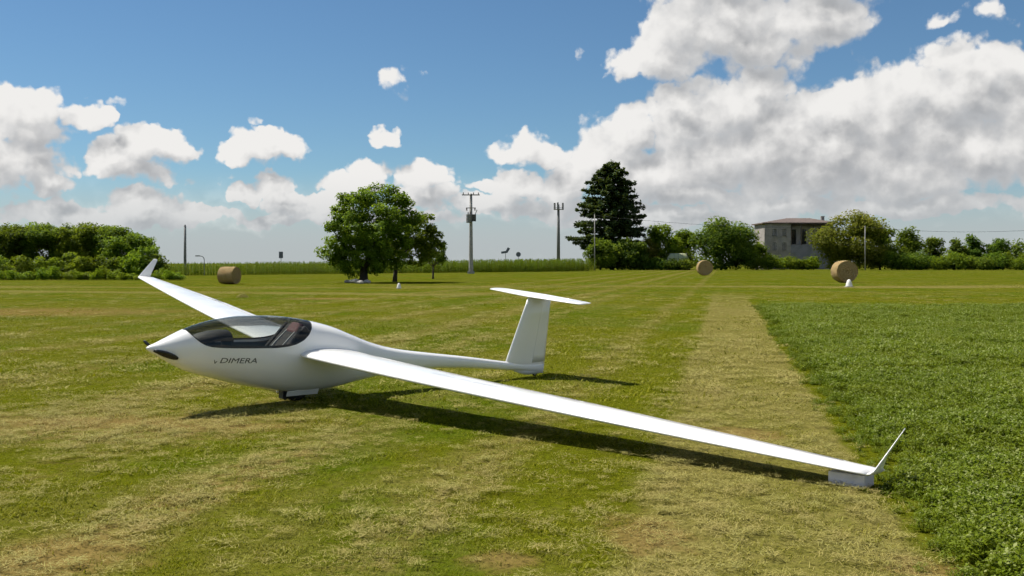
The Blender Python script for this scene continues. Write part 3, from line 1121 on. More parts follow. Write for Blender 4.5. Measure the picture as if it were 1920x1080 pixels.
# low hedge along the foot of the wood
sh = None
n = 0
for px in range(-40, 345, 17):
    Yw = 93.0 + 1.2 * math.sin(px * .13)
    Xw = at(px, Yw)[0]
    top = 503 + 5 * math.sin(px * .31) + (4 if px > 230 else 0)
    hh = zat(top, Yw)
    if sh is None:
        sh = tree('hedge_shrub', Xw, Yw, [(0, 0, .55, .62, .5, .52), (.3, .1, .4, .5, .4, .4), (-.35, -.1, .35, .45, .4, .35)],
                  'low pale green shrub of the hedge at the foot of the left wood', 'hedge at the foot of the left wood', 'leaf_bright', 90, 1100, .075, .3, 20, .03, .3, cat='shrub', stem='stem')
        sh.scale = (1, 1, hh / 1.0)
    else:
        copy_thing(sh, (Xw, Yw, 0), px * 1.7, (1 + .2 * math.sin(px), 1, hh * (1 + .12 * math.sin(px * 2.1))))


# --- conifer
def conifer(px, Yc, top_y, label):
    rng = np.random.default_rng(21)
    X = at(px, Yc)[0]
    root = empty('cedar_tree', (X, Yc, 0))
    tag(root, label, 'tree')
    H = zat(top_y, Yc)
    k = Yc / F_PX
    prof_y = [305, 318, 335, 352, 372, 395, 420, 440, 455, 470]
    prof_l = [8, 30, 46, 58, 70, 78, 84, 84, 78, 56]
    prof_r = [8, 28, 40, 46, 56, 62, 72, 74, 68, 56]
    zs = [zat(y, Yc) for y in prof_y][::-1]
    Ll = [v * k for v in prof_l][::-1]
    Lr = [v * k for v in prof_r][::-1]
    br = MB()
    quads, var = [], []
    z = zat(470, Yc)
    while z < H - .2:
        nb = 10
        a0 = rng.uniform(0, 6.28)
        for i in range(nb):
            a = a0 + 2 * math.pi * i / nb + rng.normal(0, .15)
            c = math.cos(a)
            L = (np.interp(z, zs, Ll) if c < 0 else np.interp(z, zs, Lr)) * (1 - .12 * abs(math.sin(a))) * rng.uniform(.74, 1.08)
            d = np.array([math.cos(a), math.sin(a), 0])
            sd = np.array([-math.sin(a), math.cos(a), 0])
            zz = z + rng.normal(0, .42)
            p0 = np.array([0, 0, min(zz, H - .3)])
            tip = p0 + d * L + np.array([0, 0, .02 * L - .35 + .5 * rng.random()])
            midp = p0 + d * L * .5 + np.array([0, 0, -.04 * L + .12])
            br.tube([tuple(p0), tuple(midp), tuple(tip)], [.10, .06, .02], 4, cap=False)
            m = int(60 + L * 17)
            t = rng.uniform(.15, 1, m) ** .8
            base = (1 - t)[:, None] ** 2 * p0 + (2 * t * (1 - t))[:, None] * midp + (t ** 2)[:, None] * tip
            wid = .22 * L * (1.05 - t) * 1.3 + .18
            pos = base + sd * (rng.uniform(-1, 1, m) * wid)[:, None] + np.array([0, 0, 1]) * rng.normal(0, .22, m)[:, None] + np.array([0, 0, -.12])
            q = leaf_quads(rng, pos, np.tile(np.array([[0, 0, 1.0]]), (m, 1)), .50, .45, .5)
            quads.append(q)
            var.append(np.clip(rng.normal(.4, .22, m), 0, 1))
        z += rng.uniform(.95, 1.35)
    # leader tuft
    pos = np.array([0, 0, H - .6]) + rng.normal(0, 1, (60, 3)) * np.array([.35, .35, .6])
    quads.append(leaf_quads(rng, pos, np.tile(np.array([[0, 0, 1.0]]), (60, 1)), .35, .4, .8))
    var.append(np.full(60, .4))
    np_quads('crown', np.concatenate(quads), np.concatenate(var), M['needle'], root)
    br.tube([(0, 0, -.1), (0, 0, H * .5), (0, 0, H - .2)], [.55, .34, .04], 10)
    br.build('trunk', M['bark_dark'], root, True)


conifer(1148, 238, 303, 'tall dark conifer with tiered horizontal branches, the tallest tree')


# --- trees and shrubs along the right field edge
def row_tree(px, top, half, Yr, label, mt, seed, group=None, nleaf=7500, low=.12, name='field_edge_tree', leaf=.31, cat='tree'):
    X = at(px, Yr)[0]
    k = Yr / F_PX
    H = zat(top, Yr)
    w = half * k
    rng = np.random.default_rng(seed)
    bl = [(0, 0, H * .55, w * .92, w * .8, H * .43), (-w * .4, -.5, H * .42, w * .6, w * .6, H * .34), (w * .42, -.3, H * .40, w * .58, w * .6, H * .33),
          (rng.uniform(-.2, .2) * w, 0, H * .78, w * .5, w * .5, H * .21), (0, -w * .3, H * .26, w * .85, w * .5, H * .22)]
    return tree(name, X, Yr, bl, label, group, mt, seed, nleaf, leaf, w * .30 + .35, 64, max(.08, .02 * H), max(.5, H * .2), 'bark_dark', cat=cat,
                stem='trunk' if cat == 'tree' else 'stem')


row_tree(1126, 443, 28, 226, 'light green leafy bush at the left foot of the tall conifer', 'leaf_green', 101, name='leafy_bush', cat='bush', leaf=.27)
row_tree(1182, 450, 34, 229, 'dark bush at the right foot of the tall conifer', 'leaf_dark', 102, name='leafy_bush', cat='bush')
row_tree(1150, 470, 34, 228, 'low dark bush under the middle of the conifer', 'leaf_dark', 122, name='leafy_bush', cat='bush', nleaf=4200)
row_tree(1240, 421, 34, 240, 'bright green tree just right of the tall conifer', 'leaf_bright', 103)
row_tree(1282, 430, 30, 246, 'yellow green tree behind the pale tunnel', 'leaf_bright', 104)
row_tree(1216, 447, 20, 233, 'small olive tree touching the right side of the conifer', 'leaf_olive', 105, nleaf=4200)
row_tree(1352, 408, 61, 231, 'big rounded dark green tree behind the middle hay bale', 'leaf_dark', 106, nleaf=19000, leaf=.31)
row_tree(1418, 454, 28, 238, 'small tree between the rounded dark tree and the house', 'leaf_green', 107, nleaf=4600)
row_tree(1592, 399, 63, 231, 'big rounded olive brown tree beside the house, behind the right hay bale', 'leaf_olive', 108, nleaf=19000, leaf=.31)
row_tree(1650, 420, 30, 236, 'tree at the right shoulder of the big olive brown tree', 'leaf_green', 109, nleaf=7000)
row_tree(1695, 427, 36, 240, 'rounded green tree sloping down right of the olive tree', 'leaf_green', 110, nleaf=7000)
row_tree(1752, 446, 22, 246, 'small dark tree above the right hedge', 'leaf_dark', 111, nleaf=4000)
row_tree(1797, 449, 17, 246, 'narrower small tree of the pair near the right edge', 'leaf_dark', 112, nleaf=3400)
row_tree(1824, 442, 20, 248, 'taller small tree of the pair near the right edge', 'leaf_dark', 113, nleaf=4000)
row_tree(1872, 448, 24, 246, 'dark tree at the right edge of the field', 'leaf_dark', 114, nleaf=4200)
row_tree(1925, 450, 30, 244, 'dark tree beyond the right edge of the hedge', 'leaf_green', 115, nleaf=4200)
# hedges
hs = row_tree(1440, 478, 20, 229, 'low hedge bush in front of the house', 'leaf_bright', 130, 'hedge in front of the house', 1700, name='hedge_bush', leaf=.24, cat='bush')
for i, px in enumerate((1462, 1484, 1506, 1528)):
    copy_thing(hs, (at(px, 229)[0], 229 + (i % 2), 0), 1.3 * i + .7, (1.0, 1.0, .82 + .12 * math.sin(i * 2.3)))
hr = row_tree(1672, 470, 26, 229, 'bush of the long green hedge along the right field edge', 'leaf_green', 131, 'long hedge along the right field edge', 2000, name='hedge_bush', leaf=.25, cat='bush')
for i, px in enumerate(range(1700, 1960, 24)):
    copy_thing(hr, (at(px, 228)[0], 228 + 1.4 * (i % 3), 0), 1.1 * i + .4, (1.05, 1.0, .85 + .18 * math.sin(i * 1.9)))
lw = row_tree(1232, 484, 20, 228, 'low dark bush along the field edge right of the conifer', 'leaf_dark', 132, 'low bushes right of the conifer', 1500, name='hedge_bush', leaf=.24, cat='bush')
for i, px in enumerate((1208, 1256, 1284)):
    copy_thing(lw, (at(px, 228)[0], 228.5, 0), 2.1 * i, (1, 1, .9))


# --- maize field along the horizon
def scatter(name, pts, rot, scl, idx, protos, label, cat, tilt=None):
    """one object of uncountable growth: prototypes instanced on points"""
    col = bpy.data.collections.new(name + '_kinds')
    for i, me in enumerate(protos):
        col.objects.link(bpy.data.objects.new('%s_kind_%02d' % (name, i), me))
    me = bpy.data.meshes.new(name)
    me.vertices.add(len(pts))
    me.vertices.foreach_set('co', np.asarray(pts, np.float32).reshape(-1))
    for nm, typ, arr in (('rz', 'FLOAT', rot), ('scl', 'FLOAT', scl), ('idx', 'INT', idx)):
        a = me.attributes.new(nm, typ, 'POINT')
        a.data.foreach_set('value', np.asarray(arr, np.int32 if typ == 'INT' else np.float32))
    o = link(name, me)
    g = bpy.data.node_groups.new(name + '_nodes', 'GeometryNodeTree')
    g.interface.new_socket('Geometry', in_out='INPUT', socket_type='NodeSocketGeometry')
    g.interface.new_socket('Geometry', in_out='OUTPUT', socket_type='NodeSocketGeometry')
    gi, go = g.nodes.new('NodeGroupInput'), g.nodes.new('NodeGroupOutput')

    def att(nm, typ):
        nd = g.nodes.new('GeometryNodeInputNamedAttribute')
        nd.data_type = typ
        nd.inputs[0].default_value = nm
        return nd.outputs[0]
    ci = g.nodes.new('GeometryNodeCollectionInfo')
    ci.inputs[0].default_value = col
    ci.inputs[1].default_value = True
    ci.inputs[2].default_value = True
    cx = g.nodes.new('ShaderNodeCombineXYZ')
    g.links.new(att('rz', 'FLOAT'), cx.inputs[2])
    ip = g.nodes.new('GeometryNodeInstanceOnPoints')
    g.links.new(gi.outputs[0], ip.inputs['Points'])
    g.links.new(ci.outputs[0], ip.inputs['Instance'])
    ip.inputs['Pick Instance'].default_value = True
    g.links.new(att('idx', 'INT'), ip.inputs['Instance Index'])
    g.links.new(cx.outputs[0], ip.inputs['Rotation'])
    g.links.new(att('scl', 'FLOAT'), ip.inputs['Scale'])
    g.links.new(ip.outputs[0], go.inputs[0])
    md = o.modifiers.new('scatter', 'NODES')
    md.node_group = g
    tag(o, label, cat, None, 'stuff')
    return o


def ribbon(rng, p0, az, length, width, up0, droop, n=4):
    """arching leaf: list of quads"""
    out = []
    p = np.array(p0, float)
    el = up0
    side = np.array([-math.sin(az), math.cos(az), 0])
    w = width
    prev = (p - side * w * .5, p + side * w * .5)
    for i in range(n):
        t = (i + 1) / n
        d = np.array([math.cos(az) * math.cos(el), math.sin(az) * math.cos(el), math.sin(el)])
        p = p + d * length / n
        el -= droop / n
        w = width * (1 - t ** 1.6)
        cur = (p - side * w * .5, p + side * w * .5)
        out.append([prev[0], prev[1], cur[1], cur[0]])
        prev = cur
    return out


def maize_proto(seed):
    rng = np.random.default_rng(seed)
    q = []
    h = 1.9
    for i in range(9):
        z = .25 + (h - .45) * i / 8
        az = (i % 2) * math.pi + rng.normal(0, .5)
        q += ribbon(rng, (0, 0, z), az, rng.uniform(.6, .85), .085, 1.05, 1.7, 4)
    for az in (0, 1.57):
        q += ribbon(rng, (0, 0, 0), az, h, .05, 1.57, .02, 2)
    q += ribbon(rng, (0, 0, h - .15), 0, .35, .05, 1.45, .1, 2)
    V = np.array(q)
    return np_quads('maize_kind', V, rng.uniform(.2, .9, len(V)), M['maize'], link_it=False)


rng = np.random.default_rng(8)
A, B = np.array(gpt(318, 517)), np.array(gpt(1118, 508.3))
pts, scl = [], []
nrm = np.array([-(B - A)[1], (B - A)[0]])
nrm = nrm / np.linalg.norm(nrm)
Ltot = np.linalg.norm(B - A)
for r in range(14):
    for s in np.arange(0, Ltot, .28 if r < 5 else .5):
        p = A + (B - A) * s / Ltot + nrm * (r * .75) + rng.normal(0, .06, 2)
        pts.append((p[0], p[1], 0))
        scl.append((.72 + .42 * s / Ltot) * rng.uniform(.78, 1.16))
scatter('maize_crop', pts, rng.uniform(0, 6.28, len(pts)), scl, rng.integers(0, 4, len(pts)), [maize_proto(i) for i in range(4)],
        'green maize crop standing along the horizon behind the field trees', 'maize')


# ------------------------------------------------------------------ hay bales
def bale(px, base, dia, length, nx, ny, label, seed):
    X, Y = gpt(px, base)
    r = dia / 2
    rng = np.random.default_rng(seed)
    root = empty('hay_bale', (X, Y, 0))
    root.rotation_euler = (0, 0, math.atan2(ny, nx))     # local +x points out of the visible end
    tag(root, label, 'hay bale', 'round hay bales on the field')
    n = 44
    rows = []
    ph = rng.uniform(0, 6.28, 6)
    def rad(a, x):
        q = r * (1 + .012 * math.sin(3 * a + ph[0]) + .010 * math.sin(7 * a + ph[1] + x * 3) + .006 * math.sin(17 * a + ph[2] - 5 * x))
        return q
    xs = np.linspace(-length / 2, length / 2, 9)
    for i, x in enumerate(xs):
        k = .965 if i in (0, 8) else 1.0 - .012 * (i % 2)
        rows.append([(x, rad(a, x) * k * math.cos(a), r * .985 + rad(a, x) * k * math.sin(a) * (1 if math.sin(a) > 0 else .97)) for a in [2 * math.pi * j / n for j in range(n)]])
    grid_mesh('wrapped_side', rows, M['bale'], root, closed=True)
    for s in (1, -1):
        v, f = [], []
        m = 9
        for i in range(m + 1):
            q = i / m
            for j in range(n):
                a = 2 * math.pi * j / n
                rr = rad(a, s * length / 2) * .965 * q
                sp = .018 * math.sin(q * 26 + a) + rng.normal(0, .008)
                v.append((s * (length / 2 + (sp - .02 if i < m else 0) + .02 * (1 - q)), rr * math.cos(a), r * .985 + rr * math.sin(a) * (1 if math.sin(a) > 0 else .97)))
        for i in range(m):
            for j in range(n):
                j2 = (j + 1) % n
                f.append((i * n + j, i * n + j2, (i + 1) * n + j2, (i + 1) * n + j))
        mesh('rolled_end', v, f, M['bale'], root, False)
    # loose stalks
    cnt = 700
    a = rng.uniform(0, 6.28, cnt)
    x = rng.uniform(-length / 2, length / 2, cnt)
    pos = np.stack([x, r * np.cos(a), r + r * np.sin(a) * .99], 1)
    e = pos[:220]
    e[:, 0] = length / 2
    e[:, 1:] = np.array([0, r]) + (e[:, 1:] - np.array([0, r])) * np.sqrt(rng.uniform(0, 1, 220))[:, None]
    q = leaf_quads(rng, pos, np.stack([np.where(np.arange(cnt) < 220, 1., 0), np.cos(a), np.sin(a)], 1), .085, .06, .5)
    q = q[q[:, :, 2].min(1) > .02]
    so_ = np_quads('loose_straw', q, rng.uniform(0, 1, len(q)), M['hay'], root)
    so_['kind'] = 'stuff'
    return root


bale(430, 533, 1.33, 1.25, .95, -.30, 'round hay bale on the left near the maize, lit on its rolled side', 1)
bale(1321, 516.5, 1.98, 1.25, .02, -1.0, 'most distant round hay bale, in front of the rounded dark tree', 2)
bale(1583, 530, 1.82, 1.35, .05, -1.0, 'largest looking round hay bale, on the right, brown end towards us', 3)


# ------------------------------------------------------------------ poles and lines
def utility_pole():
    Y = 151
    X = at(883, Y)[0]
    H = zat(363, Y)
    root = empty('utility_pole', (X, Y, 0))
    tag(root, 'concrete utility pole with crossarm and transformer in mid field', 'utility pole')
    MB().lathe((0, 0, 0), [(.34, -.1), (.33, 1), (.25, H * .6), (.20, H)], 14).build('pole', M['concrete'], root, True)
    MB().box((0, -.05, .18), (1.0, 1.0, .36)).build('footing', M['concrete'], root)
    arm = MB().box((0, -.24, H - .22), (2.7, .12, .16)).build('crossarm', M['steel'], root)
    for x in (-1.15, -.4, .4, 1.15):
        MB().lathe((x, -.24, H - .14), [(.03, 0), (.09, .05), (.05, .12), (.09, .2), (.04, .30)], 10).build('insulator', M['porcelain'], arm)
    MB().box((0, -.26, H - 2.2), (1.5, .10, .12)).build('lower_arm', M['steel'], root)
    for x in (-.62, .62):
        MB().lathe((x, -.26, H - 2.6), [(.07, 0), (.12, .1), (.06, .22), (.12, .34), (.05, .45)], 10).build('cutout', M['porcelain'], root)
    tz = zat(418, Y)
    tr = MB().lathe((-.25, -.55, tz), [(.40, 0), (.45, .06), (.45, 1.25), (.40, 1.32)], 18)
    t = tr.build('transformer', M['steel'], root)
    MB().box((.48, -.52, tz + .75), (.62, .5, 1.05)).build('switch_box', M['darksteel'], root)
    for x in (-.4, -.1):
        MB().lathe((x, -.55, tz + 1.32), [(.06, 0), (.10, .1), (.05, .2), (.08, .32)], 8).build('bushing', M['porcelain'], t)
    MB().tube([(.65, -.5, tz + 1.2), (.95, -.5, tz + 2.0)], .06, 6).build('bracket', M['steel'], root)


utility_pole()


def mast():
    Y = 240
    X = at(1047, Y)[0]
    H = zat(381, Y)
    root = empty('antenna_mast', (X, Y, 0))
    tag(root, 'slender steel mast with a crown of panel antennas', 'mast')
    MB().lathe((0, 0, 0), [(.42, -.1), (.38, H * .5), (.26, H - .3)], 14).build('pole', M['steel'], root, True)
    MB().lathe((0, 0, H - 1.6), [(.5, 0), (1.15, .05), (1.15, .14), (.5, .18)], 18).build('platform', M['steel'], root)
    for i in range(3):
        a = math.radians(20 + 120 * i)
        x, y = 1.15 * math.cos(a), 1.15 * math.sin(a)
        MB().tube([(x * .3, y * .3, H - 1.1), (x, y, H - 1.1)], .06, 6).build('bracket', M['steel'], root)
        MB().box((x, y, H - .75), (.34, .34, 1.7), a).build('antenna_panel', M['steel'], root)


mast()


def simple_pole(px, Y, top, r, label, name='wooden_pole', mat='wood', cap=True):
    X = at(px, Y)[0]
    H = zat(top, Y)
    root = empty(name, (X, Y, 0))
    tag(root, label, 'pole')
    MB().lathe((0, 0, 0), [(r, -.1), (r * .9, H * .5), (r * .75, H)], 10).build('shaft', M[mat], root, True)
    MB().lathe((0, 0, H), [(r * .8, 0), (r * .3, r)], 10).build('cap', M['steel'], root)
    return root, X, Y, H


simple_pole(347, 130, 424, .20, 'lone dark pole at the end of the left wood', mat='steel')
_, xa, ya, ha = simple_pole(1115, 222, 402, .13, 'thin pale pole in front of the tall conifer', 'line_pole', 'concrete')
_, xb, yb, hb = simple_pole(1622, 222, 424, .13, 'thin pale pole in front of the olive brown tree', 'line_pole', 'concrete')
simple_pole(2010, 222, 424, .13, 'thin pale pole past the right edge', 'line_pole', 'concrete')
xc = at(2010, 222)[0]
for (x0_, z0_), (x1_, z1_), lb in (((xa, ha - .2), (xb, hb - .2), 'thin overhead wire passing in front of the conifer'), ((xb, hb - .2), (xc, hb - .2), 'thin overhead wire above the right hedge')):
    pp = [(x0_ + (x1_ - x0_) * t, 222, z0_ + (z1_ - z0_) * t - 1.1 * 4 * t * (1 - t)) for t in np.linspace(0, 1, 13)]
    tag(MB().tube(pp, .03, 5).build('overhead_wire', M['cable']), lb, 'wire')


def small_sign(px, Y, y_c, shape, label, name):
    X = at(px, Y)[0]
    z = zat(y_c, Y)
    root = empty(name, (X, Y, 0))
    tag(root, label, 'sign' if shape != 'lamp' else 'street lamp')
    MB().tube([(0, 0, -.1), (0, 0, z)], .05, 6).build('post', M['steel'], root)
    if shape == 'round':
        MB().tube([(0, -.06, z), (0, -.10, z)], .48, 18).build('plate', M['sign'], root)
    elif shape == 'square':
        MB().box((0, -.08, z), (.62, .04, 1.0)).build('plate', M['sign'], root)
    elif shape == 'arrow':
        MB().box((-.25, -.08, z - .1), (1.2, .05, .42), M=Matrix.Rotation(R(-8), 3, 'Y')).box((.42, -.08, z + .35), (.5, .06, .9), M=Matrix.Rotation(R(30), 3, 'Y')).build('plate', M['sign'], root)
    else:
        MB().tube([(0, 0, z), (-.2, 0, z + .35), (-.7, 0, z + .45)], .05, 6).build('arm', M['steel'], root)
        MB().box((-.85, 0, z + .42), (.55, .22, .14)).build('lamp_head', M['steel'], root)


small_sign(972, 196, 477, 'round', 'small round dark sign just left of the antenna mast', 'round_sign')
small_sign(948, 190, 472, 'arrow', 'small slanting sign between the utility pole and the round sign', 'slanting_sign')
small_sign(527, 152, 478, 'square', 'small dark sign above the maize left of the big tree', 'square_sign')
small_sign(383, 128, 486, 'lamp', 'small bent lamp above the maize beside the lone pole', 'street_lamp')


# ------------------------------------------------------------------ house behind the trees
def house():
    Y = 268.0
    k = Y / F_PX
    x0, x1 = (1424 - 960) * k, (1552 - 960) * k
    xm = (1472 - 960) * k
    ze = zat(421, Y)
    zr = zat(409, Y)
    root = empty('farmhouse', ((x0 + x1) / 2, Y, 0))
    cx = (x0 + x1) / 2
    tag(root, 'grey plastered farmhouse with low hipped roof behind the hedge', 'house')
    D = 11.0
    a0, a1, am = x0 - cx, x1 - cx, xm - cx
    # left wing wall with openings, recessed right part (loggia)
    def wall(name, xa, xb, y, z0, z1, holes, mat, depth=.4):
        xs = sorted({xa, xb, *[h[0] for h in holes], *[h[1] for h in holes]})
        zs = sorted({z0, z1, *[h[2] for h in holes], *[h[3] for h in holes]})
        b = MB()
        for i in range(len(xs) - 1):
            for j in range(len(zs) - 1):
                mx, mz = (xs[i] + xs[i + 1]) / 2, (zs[j] + zs[j + 1]) / 2
                if any(h[0] < mx < h[1] and h[2] < mz < h[3] for h in holes):
                    continue
                b.box((mx, y + depth / 2, mz), (xs[i + 1] - xs[i], depth, zs[j + 1] - zs[j]))
        return b.build(name, M[mat], root)

    def window(xa, xb, z0, z1, y, pane='glass_dark'):
        w = MB()
        t = .09
        for c, s in ((((xa + xb) / 2, y, z0 + t / 2), (xb - xa, .12, t)), (((xa + xb) / 2, y, z1 - t / 2), (xb - xa, .12, t)),
                     ((xa + t / 2, y, (z0 + z1) / 2), (t, .12, z1 - z0 - 2 * t)), ((xb - t / 2, y, (z0 + z1) / 2), (t, .12, z1 - z0 - 2 * t)),
                     (((xa + xb) / 2, y, (z0 + z1) / 2), (t, .10, z1 - z0 - 2 * t))):
            w.box(c, s)
        o = w.build('window', M['wood'], root)
        MB().box(((xa + xb) / 2, y + .08, (z0 + z1) / 2), (xb - xa - .1, .03, z1 - z0 - .1)).build('pane', M[pane], o)
        MB().box(((xa + xb) / 2, y - .30, z0 - .06), (xb - xa + .3, .35, .1)).build('sill', M['concrete'], o)
    hz = ze
    lw_holes = [(a0 + 2.0, a0 + 3.1, hz - 3.2, hz - 1.4), (a0 + 4.7, a0 + 5.7, hz - 3.2, hz - 1.4), (a0 + 2.0, a0 + 3.1, hz - 7.0, hz - 5.0), (a0 + 4.7, a0 + 5.7, hz - 7.0, hz - 5.0)]
    wall('front_wall', a0, am, -D / 2, -.1, hz, lw_holes, 'plaster')
    for h in lw_holes:
        window(*h, -D / 2 + .15, 'shutter')
    # loggia: recessed upper storey with posts, parapet below
    par = hz - 5.6
    wall('parapet_wall', am, a1, -D / 2 + .01, -.1, par, [(am + 5.5, am + 7.0, .0, 2.4)], 'plaster_dark')
    rh = [(am + 1.0, am + 2.1, par + .2, hz - 1.4), (am + 3.6, am + 4.8, par + .2, hz - 1.4), (am + 7.5, am + 8.6, par + .9, hz - 1.6)]
    wall('loggia_wall', am, a1, -D / 2 + 2.4, par, hz, rh, 'plaster')
    for h in rh:
        window(*h, -D / 2 + 2.55)
    MB().box(((am + a1) / 2, -D / 2 + 1.2, par - .14), (a1 - am - .1, 2.3, .22)).build('loggia_floor', M['concrete'], root)
    MB().box((am + 6.0, -D / 2 + 1.1, hz - .35), (a1 - am - .8, 1.8, .3)).build('loggia_beam', M['wood'], root)
    for x in (am + .25, am + 2.9, am + 6.1, a1 - .3):
        MB().box((x, -D / 2 + .28, (par + hz - .5) / 2), (.32, .32, hz - par - .5)).build('post', M['wood'], root)
    MB().box((am + 6.25, -D / 2 + .3, 1.2), (1.3, .1, 2.3)).build('door', M['wood'], root)
    MB().box((a0 + .2, .2, hz / 2), (.4, D - .8, hz)).build('side_wall', M['plaster'], root)
    MB().box((a1 - .2, .2, hz / 2), (.4, D - .8, hz)).build('side_wall', M['plaster'], root)
    MB().box(((a0 + a1) / 2, D / 2 - .2, hz / 2), (a1 - a0, .4, hz)).build('rear_wall', M['plaster'], root)
    # hipped roof with eaves
    e = .7
    rx0, rx1 = am + .5, a1 - 5.0
    v = [(a0 - e, -D / 2 - e, hz + .02), (a1 + e, -D / 2 - e, hz + .02), (a1 + e, D / 2 + e, hz + .02), (a0 - e, D / 2 + e, hz + .02), (rx0, 0, zr), (rx1, 0, zr)]
    v += [(a0 - e, -D / 2 - e, hz + .30), (a1 + e, -D / 2 - e, hz + .30), (a1 + e, D / 2 + e, hz + .30), (a0 - e, D / 2 + e, hz + .30)]
    f = [(0, 3, 2, 1), (0, 1, 7, 6), (1, 2, 8, 7), (2, 3, 9, 8), (3, 0, 6, 9), (6, 7, 5, 4), (8, 9, 4, 5), (7, 8, 5), (9, 6, 4)]
    rf = mesh('roof', v, f, M['tile'], root)
    ch2 = MB().box((rx1 + 3.2, -1.2, zr - .5), (.8, .7, 1.7)).box((rx1 + 3.2, -1.2, zr + .4), (1.0, .9, .14)).build('chimney', M['plaster'], rf)


house()


def tunnel():
    Y = 233.0
    X = at(1271, Y)[0]
    root = empty('poly_tunnel', (X, Y, 0))
    tag(root, 'pale low plastic tunnel between the trees right of the conifer', 'tunnel')
    Ln, w, zb, zt = 5.4, 1.3, .2, zat(475, Y)
    rows = []
    for x in (-Ln / 2, -Ln / 2 + .35, -Ln / 2 + 1.0, 0, Ln / 2 - 1.0, Ln / 2 - .35, Ln / 2):
        q = .45 if abs(x) > Ln / 2 - .1 else (.8 if abs(x) > Ln / 2 - .5 else 1.0)
        rows.append([(x, -w * math.cos(a), zb + (zt - zb) * q * math.sin(a) ** .7) for a in [math.pi * i / 14 for i in range(15)]])
    grid_mesh('cover', rows, M['film'], root, caps=True)
    for x in (-2, -1, 0, 1, 2):
        MB().tube([(x, -w * 1.02 * math.cos(a), zb + (zt - zb) * 1.01 * math.sin(a) ** .7 + .01) for a in [math.pi * i / 14 for i in range(15)]], .03, 5).build('hoop', M['steel'], root)
    MB().box((0, 0, .1), (Ln, 2 * w, .2)).build('base_frame', M['wood'], root)


tunnel()


# ------------------------------------------------------------------ small field markers and stones
def marker(px, base, w, h, label):
    X, Y = gpt(px, base)
    root = empty('field_marker', (X, Y, 0))
    tag(root, label, 'marker')
    MB().lathe((0, 0, 0), [(w * .50, 0), (w * .49, h * .15), (w * .36, h * .62), (w * .20, h * .95), (w * .10, h)], 14).build('body', M['white'], root, True)
    MB().box((0, 0, .015), (w * 1.15, w * 1.15, .03)).build('base', M['stone'], root)


marker(1592, 538, .46, .50, 'white cone marker in front of the right hay bale')
marker(748, 541, .28, .34, 'small white cone marker at the foot of the field trees')


def stone(X, Y, s, label, seed, group=None):
    rng = np.random.default_rng(seed)
    bm = bmesh.new()
    bmesh.ops.create_icosphere(bm, subdivisions=2, radius=1)
    for v in bm.verts:
        q = 1 + .16 * math.sin(3 * v.co.x + seed) + .12 * math.sin(4 * v.co.y + 2 * seed) + rng.normal(0, .05)
        v.co = Vector((v.co.x * s * 1.3 * q, v.co.y * s * q, max(-.02, (v.co.z * .65 * q + .45) * s)))
    me = bpy.data.meshes.new('stone')
    bm.to_mesh(me)
    bm.free()
    o = link('stone', me, M['stone'], None, False)
    o.location = (X, Y, 0)
    tag(o, label, 'stone', group)


for i, (px, py, s) in enumerate(((653, 530, .24), (664, 531, .32), (675, 532, .22), (689, 531, .26))):
    x, y = gpt(px, py)
    stone(x, y, s, 'pale rough stone lying at the base of the large round tree', 5 + i, 'stones under the large tree')


def hay_tuft(px, py, w, label, seed):
    X, Y = gpt(px, py)
    rng = np.random.default_rng(seed)
    cnt = 420
    a = rng.uniform(0, 6.28, cnt)
    rr = np.sqrt(rng.uniform(0, 1, cnt)) * w / 2
    hgt = w * .45 * (1 - (rr / (w / 2)) ** 1.5)
    pos = np.stack([rr * np.cos(a), rr * np.sin(a) * .8, .02 + hgt * rng.uniform(.2, 1, cnt)], 1)
    q = leaf_quads(rng, pos, np.tile(np.array([[0, 0, 1.]]), (cnt, 1)), .09, .07, .6)
    o = np_quads('hay_tuft', np.clip(q, [-9, -9, .004], [9, 9, 9]), rng.uniform(0, 1, cnt), M['hay'])
    o.location = (X, Y, 0)
    tag(o, label, 'hay')


hay_tuft(455, 558, .55, 'small pale tuft of hay on the field below the left hay bale', 4)

# ------------------------------------------------------------------ sward: mown grass, loose hay, uncut clover
def u_of(x, y):
    return x - .2145 * y


def bare_at(x, y):
    b = np.zeros(len(x))
    for bx, by, rx, ry in BARE:
        e = np.hypot((x - bx) / rx, (y - by) / ry)
        b = np.maximum(b, np.clip(1.25 - e, 0, 1))
    return np.clip(b * 1.6, 0, 1)


def clumps(x, y):
    return .5 + .5 * np.sin(5.1 * x + 2 * np.sin(3.3 * y)) * np.sin(6.3 * y + 2 * np.sin(4.1 * x + 1))


def tuft_proto(seed, n, rad, h0, h1, wid, lean):
    rng = np.random.default_rng(seed)
    q = []
    for i in range(n):
        r = rad * math.sqrt(rng.random())
        a = rng.uniform(0, 6.28)
        q += ribbon(rng, (r * math.cos(a), r * math.sin(a), 0), rng.uniform(0, 6.28), rng.uniform(h0, h1), wid * rng.uniform(.7, 1.3), rng.uniform(*lean), rng.uniform(.3, 1.3), 2)
    return np_quads('grass_kind', np.array(q), None, M['blade'], link_it=False)


def hay_proto(seed, n, rad, l0, l1, wid, hz):
    rng = np.random.default_rng(seed)
    q = []
    for i in range(n):
        r = rad * math.sqrt(rng.random())
        a = rng.uniform(0, 6.28)
        q += ribbon(rng, (r * math.cos(a), r * math.sin(a), rng.uniform(.012, hz)), rng.uniform(0, 6.28), rng.uniform(l0, l1), wid * rng.uniform(.7, 1.4), rng.uniform(-.05, .45), rng.uniform(.1, .7), 2)
    V = np.array(q)
    V[:, :, 2] = np.clip(V[:, :, 2], .006, None)
    return np_quads('hay_kind', V, None, M['hay'], link_it=False)


